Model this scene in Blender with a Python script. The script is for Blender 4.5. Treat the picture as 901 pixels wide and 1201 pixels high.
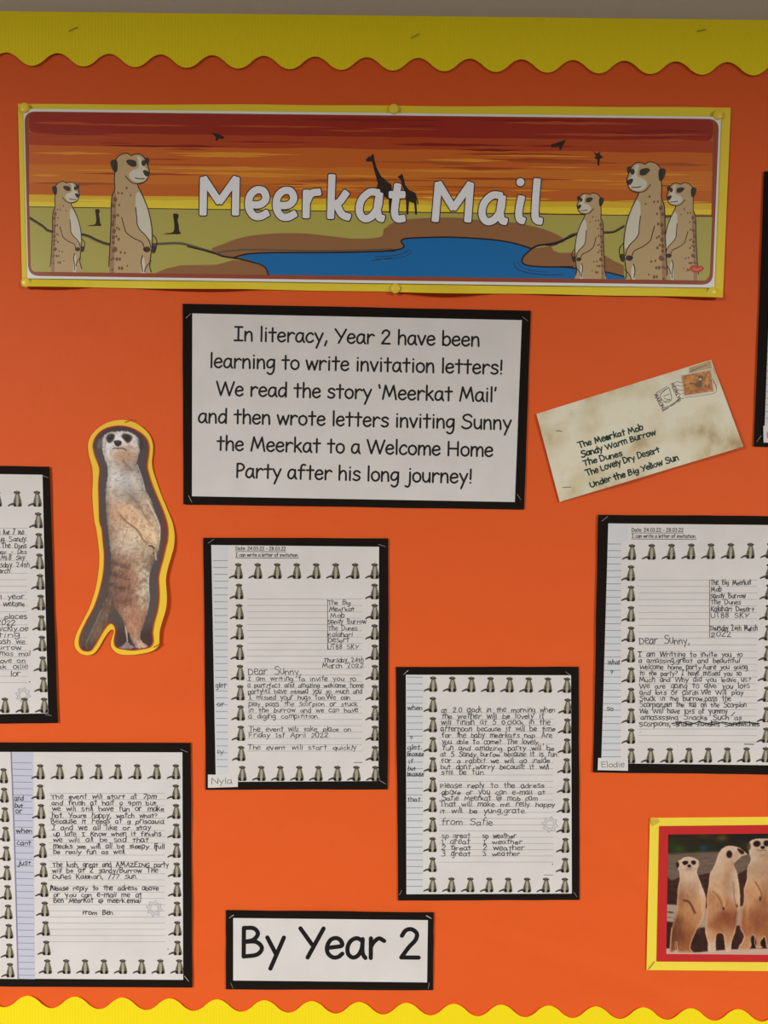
import bpy, bmesh, math, random
import numpy as np
from mathutils import Vector, Matrix, noise
from mathutils.geometry import tessellate_polygon, delaunay_2d_cdt

for o in list(bpy.data.objects): bpy.data.objects.remove(o)
SC = bpy.context.scene
COL = SC.collection
random.seed(7)
rng = np.random.default_rng(7)

# ------------------------------------------------------------------ camera
F_PX, W, H = 900.0, 901, 1201
DIST, CZ, PITCH, ROLL = 0.972, 1.70, math.radians(4.1), math.radians(0.85)
cam = bpy.data.cameras.new('camera'); cam_o = bpy.data.objects.new('camera', cam); COL.objects.link(cam_o)
cam.sensor_fit = 'VERTICAL'; cam.sensor_height = 24; cam.lens = 24*F_PX/H; cam.clip_start = 0.05
CR = Matrix.Rotation(math.pi/2-PITCH, 3, 'X') @ Matrix.Rotation(ROLL, 3, 'Z')
cam_o.location = (0, -DIST, CZ); cam_o.rotation_euler = CR.to_euler()
SC.camera = cam_o
# ------------------------------------------------------------------ view, world, lamps
SC.view_settings.view_transform = 'Standard'; SC.view_settings.look = 'None'
SC.view_settings.gamma = 1; SC.view_settings.use_curve_mapping = False
SC.view_settings.exposure = 0.0
world = bpy.data.worlds.new('world'); SC.world = world; world.use_nodes = True
world.node_tree.nodes['Background'].inputs[0].default_value = (1, 0.93, 0.84, 1)
world.node_tree.nodes['Background'].inputs[1].default_value = 0.022
CEIL = 2.405
def lamp(x, power, size=0.6):
    l = bpy.data.lights.new('ceiling_panel_light', 'AREA'); l.shape = 'SQUARE'; l.size = size
    l.energy = power; l.color = (1, 0.955, 0.90)
    o = bpy.data.objects.new('ceiling_panel_light', l); COL.objects.link(o)
    o.location = (x, -2.35, CEIL-0.01)
lamp(-2.05, 200); lamp(1.95, 138)

# ------------------------------------------------------------------ wall coordinates
CRn = np.array(CR)
def P(pts, off=0.0):
    """points of the wall plane (metres); off = distance in front of the wall (scalar or array, metres)"""
    pts = np.asarray(pts, float).reshape(-1, 2)
    d = np.stack([(pts[:, 0]-W/2)/F_PX, -(pts[:, 1]-H/2)/F_PX, -np.ones(len(pts))], 1) @ CRn.T
    t = (DIST-np.asarray(off))/d[:, 1]
    return d*t[:, None] + np.array([0, -DIST, CZ])
def MM(v): return v*0.001

# ------------------------------------------------------------------ colour
def lin(c):
    c = np.asarray(c, float)/255
    return np.where(c <= .04045, c/12.92, ((c+.055)/1.055)**2.4)
WB = (188, 173, 156); WL = (212, 206, 198); WM = (200, 193, 183)
def A(c, ref=WL, k=.80): return tuple(np.clip(lin(c)/lin(ref)*k, 0.002, .93))
MATS = {}
def mat(name, col, rough=.65, coat=0.0, coat_r=.15, bump=0, bscale=200, vary=0, vscale=30, spec=.3, attr=None, metal=0, bdist=.001):
    key = (name, tuple(np.round(col, 4)) if col is not None else None, rough, coat)
    if key in MATS: return MATS[key]
    m = bpy.data.materials.new(name); m.use_nodes = True; MATS[key] = m
    nt = m.node_tree; b = nt.nodes['Principled BSDF']
    b.inputs['Roughness'].default_value = rough; b.inputs['Specular IOR Level'].default_value = spec
    b.inputs['Metallic'].default_value = metal
    b.inputs['Coat Weight'].default_value = coat; b.inputs['Coat Roughness'].default_value = coat_r
    if attr:
        a = nt.nodes.new('ShaderNodeAttribute'); a.attribute_name = attr
        nt.links.new(a.outputs['Color'], b.inputs['Base Color'])
    else:
        b.inputs['Base Color'].default_value = (*col, 1)
    tc = nt.nodes.new('ShaderNodeTexCoord')
    if vary:
        n = nt.nodes.new('ShaderNodeTexNoise'); n.inputs['Scale'].default_value = vscale; n.inputs['Detail'].default_value = 5
        nt.links.new(tc.outputs['Object'], n.inputs['Vector'])
        r = nt.nodes.new('ShaderNodeValToRGB')
        r.color_ramp.elements[0].position = .32; r.color_ramp.elements[1].position = .68
        r.color_ramp.elements[0].color = (*[v*(1-vary) for v in col], 1); r.color_ramp.elements[1].color = (*[min(.95, v*(1+vary*.5)) for v in col], 1)
        nt.links.new(n.outputs['Fac'], r.inputs['Fac']); nt.links.new(r.outputs['Color'], b.inputs['Base Color'])
    if bump:
        n = nt.nodes.new('ShaderNodeTexNoise'); n.inputs['Scale'].default_value = bscale; n.inputs['Detail'].default_value = 6
        nt.links.new(tc.outputs['Object'], n.inputs['Vector'])
        bp = nt.nodes.new('ShaderNodeBump'); bp.inputs['Strength'].default_value = bump; bp.inputs['Distance'].default_value = bdist
        nt.links.new(n.outputs['Fac'], bp.inputs['Height']); nt.links.new(bp.outputs['Normal'], b.inputs['Normal'])
    return m

# ------------------------------------------------------------------ object helpers
def link(name, verts, faces, m, parent=None, origin=None, smooth=False):
    verts = np.asarray(verts, float)
    if origin is None: origin = np.zeros(3)
    me = bpy.data.meshes.new(name)
    me.from_pydata((verts-origin).tolist(), [], faces)
    me.materials.append(m)
    if smooth: me.polygons.foreach_set('use_smooth', [True]*len(me.polygons))
    me.update()
    o = bpy.data.objects.new(name, me); COL.objects.link(o)
    if parent is not None: o.parent = parent
    else: o.location = origin
    return o
def tag(o, label=None, cat=None, group=None, kind=None):
    if label: o['label'] = label
    if cat: o['category'] = cat
    if group: o['group'] = group
    if kind: o['kind'] = kind
    return o
class Thing:
    """Empty on the wall; children are given in wall coordinates"""
    def __init__(s, name, label, cat, at, group=None):
        s.origin = P([at], 0)[0]
        s.o = bpy.data.objects.new(name, None); COL.objects.link(s.o); s.o.empty_display_size = .02
        s.o.location = s.origin; tag(s.o, label, cat, group)
    def part(s, name, geo, m, parent=None, smooth=False, label=None):
        o = link(name, geo[0], geo[1], m, parent or s.o, s.origin, smooth)
        if label: o['label'] = label
        return o

def smooth_pts(pts, n=5, closed=False):
    pts = [tuple(p) for p in pts]
    if len(pts) < 3: return pts
    out = []
    L = len(pts)
    rngi = range(L) if closed else range(L-1)
    for i in rngi:
        if closed: p0, p1, p2, p3 = pts[i-1], pts[i], pts[(i+1) % L], pts[(i+2) % L]
        else:
            p1, p2 = pts[i], pts[i+1]
            p0 = pts[i-1] if i else (2*p1[0]-p2[0], 2*p1[1]-p2[1])
            p3 = pts[i+2] if i+2 < L else (2*p2[0]-p1[0], 2*p2[1]-p1[1])
        for k in range(n):
            t = k/n; t2 = t*t; t3 = t2*t
            out.append(tuple(.5*((2*p1[j])+(-p0[j]+p2[j])*t+(2*p0[j]-5*p1[j]+4*p2[j]-p3[j])*t2+(-p0[j]+3*p1[j]-3*p2[j]+p3[j])*t3) for j in (0, 1)))
    if not closed: out.append(pts[-1])
    return out
def clip_poly(pts, f):
    """keep the part where f(p)>=0 (f linear)"""
    out = []
    for i in range(len(pts)):
        a, b = pts[i-1], pts[i]; fa, fb = f(a), f(b)
        if fa*fb < 0:
            t = fa/(fa-fb); out.append((a[0]+(b[0]-a[0])*t, a[1]+(b[1]-a[1])*t))
        if fb >= 0: out.append(b)
    return out

class Ink:
    bad = 0
    """collects flat polygons and strokes in wall pixels, built at one height off the wall"""
    def __init__(s): s.v = []; s.f = []; s.marks = []
    def poly(s, pts, sm=0, clip=None):
        if sm: pts = smooth_pts(pts, sm, True)
        if clip: pts = clip_poly(pts, clip)
        if len(pts) < 3: return s
        b = len(s.v); s.v += [tuple(p) for p in pts]
        for t in tessellate_polygon([[Vector((p[0], p[1], 0)) for p in pts]]):
            a, c, d = (pts[i] for i in t)
            cr = (c[0]-a[0])*(d[1]-a[1])-(c[1]-a[1])*(d[0]-a[0])
            s.f.append(tuple(b+i for i in (t if cr < 0 else t[::-1])))
        return s
    def stroke(s, pts, w, sm=0, closed=False, clip=None, nd=8, w2=None, mark=False, cap=1.0):
        if sm: pts = smooth_pts(pts, sm, closed)
        if closed: pts = list(pts)+[pts[0]]
        if clip: 
            runs = []; cur = []
            for p in pts:
                if clip(p) >= 0: cur.append(p)
                elif cur: runs.append(cur); cur = []
            if cur: runs.append(cur)
            for r in runs: s.stroke(r, w, nd=nd, w2=w2)
            return s
        if mark: s.marks.append((len(s.v), len(s.f)))
        P_ = [pts[0]]
        for p in pts[1:]:
            if math.hypot(p[0]-P_[-1][0], p[1]-P_[-1][1]) > 1e-3: P_.append(p)
        if len(P_) == 1:
            b = len(s.v); s.v += [(P_[0][0]+w/2*math.cos(2*math.pi*k/(nd+2)), P_[0][1]-w/2*math.sin(2*math.pi*k/(nd+2))) for k in range(nd+2)]
            s.f.append(tuple(range(b, b+nd+2))); return s
        # split at sharp corners; every run is one ribbon with round caps
        runs = [[P_[0]]]
        for i in range(1, len(P_)):
            runs[-1].append(P_[i])
            if i+1 < len(P_):
                a1 = math.atan2(P_[i][1]-P_[i-1][1], P_[i][0]-P_[i-1][0]); a2 = math.atan2(P_[i+1][1]-P_[i][1], P_[i+1][0]-P_[i][0])
                if abs((a2-a1+math.pi) % (2*math.pi)-math.pi) > .75: runs.append([P_[i]])
        for r in runs:
            n = len(r); L, R = [], []
            for i, p in enumerate(r):
                q0, q1 = r[max(i-1, 0)], r[min(i+1, n-1)]; dx, dy = q1[0]-q0[0], q1[1]-q0[1]; l = math.hypot(dx, dy) or 1
                h = w/2; nx, ny = -dy/l*h, dx/l*h; L.append((p[0]+nx, p[1]+ny)); R.append((p[0]-nx, p[1]-ny))
            b = len(s.v); s.v += L+R
            for i in range(n-1): s.f += [(b+i, b+i+1, b+n+i+1), (b+i, b+n+i+1, b+n+i)]
            hc = max(1, nd//2-1)
            for (c, s0, ia, ib) in ((r[0], L[0], b, b+n), (r[-1], R[-1], b+2*n-1, b+n-1)):
                a0 = math.atan2(s0[1]-c[1], s0[0]-c[0]); k0 = len(s.v)
                for k in range(hc):
                    t = math.pi*(k+1)/(hc+1); ca, sa = math.cos(t), cap*math.sin(t)
                    if cap < 1: ca = math.copysign(abs(ca)**.55, ca)
                    s.v.append((c[0]+w/2*(ca*math.cos(a0)-sa*math.sin(a0)), c[1]+w/2*(ca*math.sin(a0)+sa*math.cos(a0))))
                s.f.append((ia,)+tuple(range(k0, k0+hc))+(ib,))
        return s
    def geo(s, off):
        s.union(); return P(s.v, off), s.fixed()
    def union(s):
        'merge the overlapping pieces into one flat layer without doubled faces'
        cuts = [(0, 0)]+sorted(set(s.marks))+[(len(s.v), len(s.f))] if len(s.v) > 1500 else [(0, 0), (len(s.v), len(s.f))]
        V, Fo = [], []
        for (v0, f0), (v1, f1) in zip(cuts[:-1], cuts[1:]):
            if f1 == f0: continue
            loc = s.v[v0:v1]; fin = []
            for f in s.f[f0:f1]:
                g_ = [i-v0 for i in f]; ar = sum(loc[g_[k-1]][0]*loc[g_[k]][1]-loc[g_[k]][0]*loc[g_[k-1]][1] for k in range(len(g_)))
                if abs(ar) > 1e-7: fin.append(g_ if ar > 0 else g_[::-1])
            vv, _, ff, _, _, of = delaunay_2d_cdt([Vector(p) for p in loc], [], fin, 0, 1e-5)
            ff = [tuple(f) for f, o in zip(ff, of) if o]
            area = lambda P_, f: abs(sum(P_[f[k-1]][0]*P_[f[k]][1]-P_[f[k]][0]*P_[f[k-1]][1] for k in range(len(f))))/2
            if sum(area(vv, f) for f in ff) > 1.02*sum(area(loc, f) for f in fin): vv, ff = loc, fin; Ink.bad += 1
            b = len(V); V += [tuple(p) for p in vv]; Fo += [tuple(b+i for i in f) for f in ff]
        s.v, s.f = V, Fo
    def fixed(s):
        out = []
        for f in s.f:   # every face looks out of the wall
            a = 0
            for k in range(len(f)):
                p, q = s.v[f[k-1]], s.v[f[k]]; a += p[0]*q[1]-q[0]*p[1]
            out.append(f if a < 0 else f[::-1])
        return out
    def geo_curved(s, offf):
        s.union()
        v = np.array(s.v); return P(v, offf(v)), s.fixed()

def nz(x, y, s=1, seed=0): return noise.noise(Vector((x*s, y*s, seed*7.3)))

def quad_sheet(c, lift, n=2, m=2, wave=None, thick=.4, edge=None):
    """paper sheet from four corners TL,TR,BR,BL in pixels; returns closed-edge grid"""
    TL, TR, BR, BL = [np.array(p, float) for p in c]
    pts = []; offs = []
    for j in range(m+1):
        for i in range(n+1):
            u, v = i/n, j/m
            p = (TL*(1-u)+TR*u)*(1-v)+(BL*(1-u)+BR*u)*v
            if edge: p = p+np.array(edge(u, v))
            pts.append(p); offs.append(lift+(wave(u, v) if wave else 0))
    offs = np.array(offs)*.001
    top = P(pts, offs); bot = P(pts, np.maximum(offs-MM(thick), 0.0002))
    N = len(pts); F = []
    for j in range(m):
        for i in range(n):
            a = j*(n+1)+i; F.append((a, a+n+1, a+n+2, a+1)); F.append((N+a, N+a+1, N+a+n+2, N+a+n+1))
    rim = [i for i in range(n+1)]+[(j)*(n+1)+n for j in range(1, m+1)]+[m*(n+1)+i for i in range(n-1, -1, -1)]+[j*(n+1) for j in range(m-1, 0, -1)]
    for k in range(len(rim)):
        a, b = rim[k], rim[(k+1) % len(rim)]
        F.append((a, b, N+b, N+a))
    return np.vstack([top, bot]), F

# ------------------------------------------------------------------ single-line alphabet (units: x-height 5)
G = {}
def g(ch, w, spec):
    st = []
    for part in spec.split('|'):
        t = part.split(); st.append((t[0], [tuple(float(v) for v in q.split(',')) for q in t[1:]]))
    G[ch] = (w, st)
g('a',5.3,'s 4.1,4.3 2.8,4.9 1.4,4.3 .6,2.8 .7,1.1 1.8,.2 3.1,.7 4.0,2.4 4.2,4.7|s 4.2,4.7 4.15,2 4.4,.8 4.9,.1')
g('b',5.2,'l .8,7.6 .8,.2|s .8,1.2 2,.2 3.5,.4 4.5,1.9 4.2,3.9 3,4.8 1.6,4.3 .8,3')
g('c',4.7,'s 4.1,4.1 3.2,4.9 1.8,4.5 .7,2.9 .8,1.2 1.9,.2 3.2,.3 4.2,1.1')
g('d',5.3,'s 4.3,4 3.2,4.8 1.8,4.5 .7,2.9 .8,1.1 2,.2 3.4,.9 4.3,2.5|l 4.4,7.6 4.4,.1')
g('e',5.0,'s .7,2.5 2.4,2.7 4.2,3.1 3.8,4.4 2.7,4.9 1.4,4.4 .6,2.8 .8,1.2 2,.2 3.3,.3 4.3,1.1')
g('f',4.6,'s 4.2,7.3 3.3,7.6 2.4,7.1 2,5.6 1.9,3 1.9,.1|l .6,4.6 3.9,4.7')
g('g',5.0,'s 4.2,4.2 2.9,4.9 1.4,4.3 .6,2.8 .9,1.2 2.2,.7 3.5,1.6 4.2,3.2|s 4.3,4.8 4.3,2 4.1,-.8 3.3,-2.3 2,-2.7 .8,-2')
g('h',5.2,'l .8,7.6 .8,.1|s .8,2.6 1.6,4.2 2.9,4.9 4,4.2 4.3,2.4 4.3,.1')
g('i',2.4,'l 1.2,4.9 1.2,.1|l 1.2,6.7 1.2,6.75')
g('j',3.6,'s 2.6,4.9 2.6,1 2.4,-1.5 1.4,-2.6 .2,-2.2|l 2.6,6.7 2.6,6.75')
g('k',4.9,'l .9,7.6 .9,.1|l 4,4.9 .95,2.3|l 1.9,3 4.3,.1')
g('l',2.2,'l 1.1,7.6 1.1,.1')
g('m',7.6,'l .8,4.9 .8,.1|s .8,2.6 1.5,4.2 2.6,4.9 3.5,4.2 3.7,2.2 3.7,.1|s 3.7,2.6 4.5,4.2 5.6,4.9 6.5,4.2 6.8,2.4 6.8,.1')
g('n',5.2,'l .8,4.9 .8,.1|s .8,2.6 1.6,4.2 2.9,4.9 3.9,4.2 4.2,2.4 4.3,.1')
g('o',5.2,'s 2.6,4.9 1.1,4.1 .6,2.5 1.1,.9 2.6,.1 4.1,.9 4.6,2.5 4.1,4.1 2.6,4.9')
g('p',5.2,'l .8,4.8 .8,-2.7|s .8,1.2 2,.2 3.5,.4 4.5,1.9 4.2,3.9 3,4.8 1.6,4.3 .8,3')
g('q',5.2,'s 4.2,4.2 2.9,4.9 1.4,4.3 .6,2.8 .9,1.2 2.2,.2 3.5,1.1 4.2,3.2|l 4.3,4.8 4.3,-2.7')
g('r',4.5,'l .9,4.9 .9,.1|s .9,2.8 1.7,4.1 2.9,4.9 4.1,4.3')
g('s',4.6,'s 4,4.2 3,4.9 1.7,4.8 .9,3.9 1.6,3 3.2,2.4 4,1.5 3.4,.5 2,.1 .6,.7')
g('t',4.6,'l 2.3,7 2.3,.1|l .5,4.7 4.1,4.8')
g('u',5.1,'s .7,4.9 .7,2.4 1.2,.8 2.4,.2 3.6,1 4.2,2.4|l 4.2,4.9 4.3,.1')
g('v',4.7,'l .4,4.9 2.3,.1 4.2,4.9')
g('w',6.7,'l .4,4.9 1.8,.1 3.3,4.4 4.8,.1 6.3,4.9')
g('x',4.9,'l .5,4.9 4.3,.1|l 4.3,4.9 .5,.1')
g('y',5.0,'l .5,4.9 2.7,.7|l 4.5,4.9 1.3,-2.7')
g('z',4.8,'l .6,4.7 4,4.7 .6,.2 4.3,.2')
g('A',7.0,'l .5,.1 3.2,7.2 6,.1|l 1.5,2.4 5,2.4')
g('B',6.2,'l 1,7.2 1,.2|s 1,7.2 3.4,7.1 4.4,5.8 3.3,4.3 1.2,3.8|s 1.2,3.8 4,3.8 5.4,2.3 4.2,.7 1,.2')
g('C',6.2,'s 5.4,6.4 4.2,7.3 2.4,6.6 1,4.4 .8,2 2,.3 4,.2 5.6,1.2')
g('D',6.8,'l 1,7.2 1,.2|s 1,7.2 3.6,6.8 5.7,4.6 5.4,2 3.4,.5 1,.2')
g('E',6.0,'l 5,7.2 1,7.1 1,.2 5.2,.2|l 1,3.9 4.7,4')
g('F',6.0,'l 5,7.2 1,7.1 1,.1|l 1,3.9 4.6,4')
g('H',7.2,'l 1,7.2 1,.1|l 6,7.2 6,.1|l 1,3.7 6,3.7')
g('I',5.5,'l 2.7,7.2 2.7,.2|l .9,7.2 4.7,7.2|l .7,.2 4.9,.2')
g('J',6.2,'s 4.4,7.2 4.3,2.6 3.6,.6 2,.2 .6,1.5|l 2.4,7.2 6,7.2')
g('K',6.2,'l 1,7.2 1,.1|l 5,7.1 1.1,3.2|l 2.2,4 5.4,.1')
g('L',5.4,'l 1,7.2 1,.2 4.9,.2')
g('M',8.6,'l .8,.1 2.1,7.2 4.2,1.6 6.4,7.2 7.8,.1')
g('N',7.6,'l 1,.1 1,7.1 6.4,.4 6.5,7.3')
g('P',5.2,'l 1,7.2 1,.1|s 1,7.2 3.2,7.1 4.5,5.7 3.6,4 1,3.4')
g('R',6.2,'l 1,7.2 1,.1|s 1,7.2 3.2,7.1 4.6,5.7 3.6,4.1 1.1,3.6|l 2.2,3.7 5.4,.1')
g('O',7.4,'s 3.7,7.2 1.6,6.2 .8,3.6 1.6,1.1 3.7,.1 5.8,1.1 6.6,3.6 5.8,6.2 3.7,7.2')
g('S',6.6,'s 5.7,6.3 4.3,7.3 2.2,7 1.3,5.6 2.6,4.3 4.9,3.5 5.7,2.1 4.6,.6 2.5,.1 .7,1')
g('T',6.6,'l .4,7.2 6.2,7.2|l 3.3,7.2 3.3,.1')
g('U',7.0,'s 1,7.2 1,2.8 2,.6 3.6,.2 5.3,.9 6,3 6,7.2')
g('W',10.0,'l .5,7.2 2.7,.2 5,7 7.2,.2 9.6,7.2')
g('Y',6.4,'l .5,7.2 3.3,3.3|l 6.1,7.2 2.3,.1')
g('Z',6.4,'l .8,7.1 5.5,7.1 .8,.2 5.8,.2')
G['G'] = (6.6, G['C'][1]+[('l', [(3.4,3.4),(5.6,3.4),(5.6,.4)])])
g('0',5.8,'s 2.9,7.2 1.3,6 .8,3.6 1.3,1.2 2.9,.1 4.5,1.2 5,3.6 4.5,6 2.9,7.2')
g('1',4.4,'l 1,5.8 2.4,7.2 2.4,.2|l 1,.2 3.8,.2')
g('2',5.8,'s .9,5.6 1.8,6.9 3.2,7.2 4.5,6.2 4.2,4.6 2.6,2.8 .8,.3|l .8,.3 5,.3')
g('3',5.6,'s 1,6.6 2.6,7.2 4.2,6.2 3.6,4.6 2.2,4|s 2.2,4 4,3.6 4.7,2 3.4,.4 .8,.7')
g('4',5.8,'l 4,.1 3.9,7.2 .6,2.4 5.2,2.4')
g('5',5.8,'l 4.6,7.2 1.5,7.2 1.2,4.2|s 1.2,4.2 3.2,4.6 4.8,3 4,.8 2.2,.1 .7,1')
g('7',5.8,'l .7,7.1 5,7.1 1.8,.1')
g('8',5.8,'s 2.9,7.2 1.3,6.2 1.6,4.6 4.2,3.2 4.7,1.6 2.9,.1 1,1.4 1.5,3 4,4.8 4.5,6.2 2.9,7.2')
g('9',5.6,'s 4.5,5.6 3,7.2 1.2,6.2 1.2,4.2 3,3.6 4.5,5.4 4.3,2.4 2.8,.2')
g(',',2.6,'l 1.6,.9 .8,-1.4')
g('.',2.4,'l 1.2,.3 1.25,.3')
g('!',2.4,'l 1.3,7.2 1.2,2.2|l 1.2,.3 1.2,.35')
g('?',4.8,'s .8,6.2 2.2,7.2 3.9,6.2 3.5,4.5 2.2,3.6 2.1,2.3|l 2.1,.3 2.1,.35')
g("'",2.0,'l 1.1,7.4 .8,5.8')
g('`',2.0,'l .7,7.4 1.1,5.8')
g('-',4.4,'l .8,2.9 3.6,2.9')
g(':',2.4,'l 1.2,4 1.2,4.05|l 1.2,.6 1.2,.65')
g('/',4.4,'l .6,-.6 3.8,7.6')
g('@',8.4,'s 5.6,4.4 3.8,4.7 2.8,3 3.6,1.8 5.2,2.4 5.8,4.4 6,2 7.2,2.4 7.6,4.6 6,6.8 3.4,6.8 1.2,5 1.2,2.2 3,.2 6,.1')
def write(ink, text, x0, y0, x1, y1, xh, w, jit=0.0, sm=5, slant=0, space=3.0, nd=8):
    """text on the baseline (x0,y0)-(x1,y1), stretched to fit; xh = x-height in pixels"""
    adv = [(space if c == ' ' else G.get(c, G['o'])[0]) for c in text]
    tot = sum(adv); L = math.hypot(x1-x0, y1-y0); sx = L/tot; sy = xh/5
    ux, uy = (x1-x0)/L, (y1-y0)/L; pen = 0
    rr = random.Random(hash(text) % 9999 if False else sum(map(ord, text))*7+len(text))
    for c, a in zip(text, adv):
        if c != ' ':
            js = 1+rr.uniform(-jit, jit)*.7; jy = rr.uniform(-jit, jit)*xh*.35; jl = slant+rr.uniform(-jit, jit)*.5; jx = rr.uniform(-jit, jit)*.6
            for kind, pts in G[c][1]:
                q = []
                for (gx, gy) in pts:
                    if jit: gx += rr.uniform(-jit, jit)*.55; gy += rr.uniform(-jit, jit)*.55
                    X = (pen+gx+jx)*sx + jl*gy*sy; Y = gy*sy*js+jy
                    q.append((x0+ux*X+uy*Y, y0+uy*X-ux*Y))
                ink.stroke(q, w*(1+rr.uniform(-jit, jit)*.5), sm=sm if kind == 's' else 0, nd=nd)
        pen += a; ink.marks.append((len(ink.v), len(ink.f)))
    return ink

# ------------------------------------------------------------------ the setting
def plane(name, x0, x1, y0, y1, z0, z1, m, axis):
    if axis == 'y': v = [(x0,y0,z0),(x1,y0,z0),(x1,y0,z1),(x0,y0,z1)]
    else: v = [(x0,y0,z0),(x1,y0,z0),(x1,y1,z0),(x0,y1,z0)]
    b = [(a[0], a[1]+(.1 if axis == 'y' else 0), a[2]+(0 if axis == 'y' else (-.1 if z0 < 1 else .1))) for a in v]
    f = [(0,1,2,3),(7,6,5,4),(0,4,5,1),(1,5,6,2),(2,6,7,3),(3,7,4,0)]
    return tag(link(name, v+b, f, m), kind='structure')
BOARD_T = .014   # the orange surface stands this far from the wall
mw = mat('cream_wall_paint', A((178,160,134), WM), .8, bump=.15, bscale=300)
plane('wall_back', -3.2, 3.2, BOARD_T, 0, -.0, CEIL, mw, 'y')
plane('floor', -3.2, 3.2, -4.2, .1+BOARD_T, 0, 0, mat('grey_carpet', (.12,.12,.13), .95, bump=.4), 'z')
plane('ceiling', -3.2, 3.2, -4.2, .1+BOARD_T, CEIL, CEIL, mat('white_ceiling', (.7,.69,.66), .9), 'z')

# the board: core panel behind plane y=0, orange paper in front
def wave_paper(px, py):
    a = .35*nz(px, py, .006, 1)+.45*nz(px*.5+py*.5, py-px*.25, .012, 2)+.22*nz(px, py, .03, 3)
    a += .6*nz(px*.2, py, .03, 5)*(.25+.75*min(1, max(0, (py-250)/600)))
    d = (py-1120)-.35*(px-640); a += 1.5*math.exp(-(d/11)**2)*math.exp(-((px-690)/110)**2)
    d = (py-1075)-.9*(px-800); a += 1.2*math.exp(-(d/10)**2)*math.exp(-((px-720)/80)**2)
    return a
board = Thing('display_board', 'large wall noticeboard covered in creased bright orange backing paper', 'noticeboard', (450, 1000))
BX0, BX1 = -330, 1180
def grid_sheet(x0, x1, y0, y1, n, m, f, thick=.5):
    xs = np.linspace(x0, x1, n+1); ys = np.linspace(y0, y1, m+1)
    pts = [(x, y) for y in ys for x in xs]
    off = np.array([f(x, y) for x, y in pts])*.001
    v = P(pts, off); F = [(j*(n+1)+i, (j+1)*(n+1)+i, (j+1)*(n+1)+i+1, j*(n+1)+i+1) for j in range(m) for i in range(n)]
    return v, F
core = quad_sheet([(BX0+4, 14+(BX0)*.0117), (BX1-4, 14+BX1*.0117), (BX1-4, 1240+BX1*.018), (BX0+4, 1240+BX0*.018)], 0, 1, 1)
cv, cf = core; cv = cv.copy(); cv[:4, 1] = 0.0012; cv[4:, 1] = BOARD_T-.0004
board.part('board_panel', (cv, cf), mat('softboard', A((150,120,85)), .9))
vo, fo = [], []
n, m = 260, 230
pts = []
for j in range(m+1):
    for i in range(n+1):
        x = BX0+(BX1-BX0)*i/n; v = j/m; pts.append((x, (15+x*.0117)*(1-v)+(1238+x*.018)*v))
off = np.array([.85+.78*math.tanh(1.5*wave_paper(x, y)) for x, y in pts])*.001
F = [(j*(n+1)+i, (j+1)*(n+1)+i, (j+1)*(n+1)+i+1, j*(n+1)+i+1) for j in range(m) for i in range(n)]
ORANGE = (.78, .112, .016)
board.part('backing_paper', (P(pts, off), F), mat('orange_display_paper', ORANGE, .62, bump=.55, bscale=13, spec=.25, bdist=.004), smooth=True)

# ------------------------------------------------------------------ staples and pins
def staple(th, x, y, ang, L=7, off=5.5, dark=True, w=.55):
    """a bent wire staple lying on the sheet: crown and two legs going in"""
    a = math.radians(ang); dx, dy = math.cos(a)*L/2, -math.sin(a)*L/2
    p = P([(x-dx, y-dy), (x+dx, y+dy)], MM(off+.35)); q = P([(x-dx, y-dy), (x+dx, y+dy)], MM(max(off-1.2, .3)))
    path = [q[0], p[0], p[1], q[1]]; v = []; f = []; r = MM(w)*.62
    for k, c in enumerate(path):
        t = (path[min(k+1, 3)]-path[max(k-1, 0)]); t /= np.linalg.norm(t)
        s1 = np.cross(t, [0.3, .2, .9]); s1 /= np.linalg.norm(s1); s2 = np.cross(t, s1)
        for j in range(6): v.append(c+r*(math.cos(j*math.pi/3)*s1+math.sin(j*math.pi/3)*s2))
    for k in range(3):
        for j in range(6): f.append((k*6+j, k*6+(j+1) % 6, (k+1)*6+(j+1) % 6, (k+1)*6+j))
    f.append(tuple(range(5, -1, -1))); f.append(tuple(range(18, 24)))
    m = mat('staple_steel', (.10,.085,.06), .5, metal=.6) if dark else mat('bright_staple_steel', (.62,.6,.55), .35, metal=.7)
    return th.part('staple', (np.array(v), f), m)

def pushpin(x, y, label, base):
    r = .0061; prof = [(0, .0), (r*.98, .0), (r, .0005), (r*.93, .0012), (r*.7, .0017), (r*.35, .0020), (0, .002)]
    seg = 24; v = []; f = []
    c = P([(x, y)], MM(base))[0]
    for (rr, h) in prof[1:-1]:
        for k in range(seg):
            t = 2*math.pi*k/seg; v.append((rr*math.cos(t), -h, rr*math.sin(t)))
    R_ = len(prof)-2
    for a in range(R_-1):
        for k in range(seg): f.append((a*seg+k, a*seg+(k+1) % seg, (a+1)*seg+(k+1) % seg, (a+1)*seg+k))
    f.append(tuple(range(seg-1, -1, -1))); f.append(tuple((R_-1)*seg+k for k in range(seg)))
    # needle going through the card into the board
    b = len(v)
    for h in (0.0, MM(base)-.0004):
        for k in range(6): v.append((.0006*math.cos(k*math.pi/3), h, .0006*math.sin(k*math.pi/3)))
    for k in range(6): f.append((b+k, b+6+k, b+6+(k+1) % 6, b+(k+1) % 6))
    root = bpy.data.objects.new('drawing_pin', None); COL.objects.link(root); root.location = c; root.empty_display_size = .01
    tag(root, label, 'drawing pin', 'yellow drawing pins holding the banner')
    hv = np.array(v[:b]); 
    link('pin_head', hv, [q for q in f if max(q) < b], mat('yellow_pin_plastic', A((196,160,38), WB), .45, coat=.2), root, smooth=True)
    link('pin_needle', np.array(v[b:]), [tuple(i-b for i in q) for q in f if min(q) >= b], mat('bright_staple_steel', (.62,.6,.55), .35, metal=.7), root)

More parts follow.
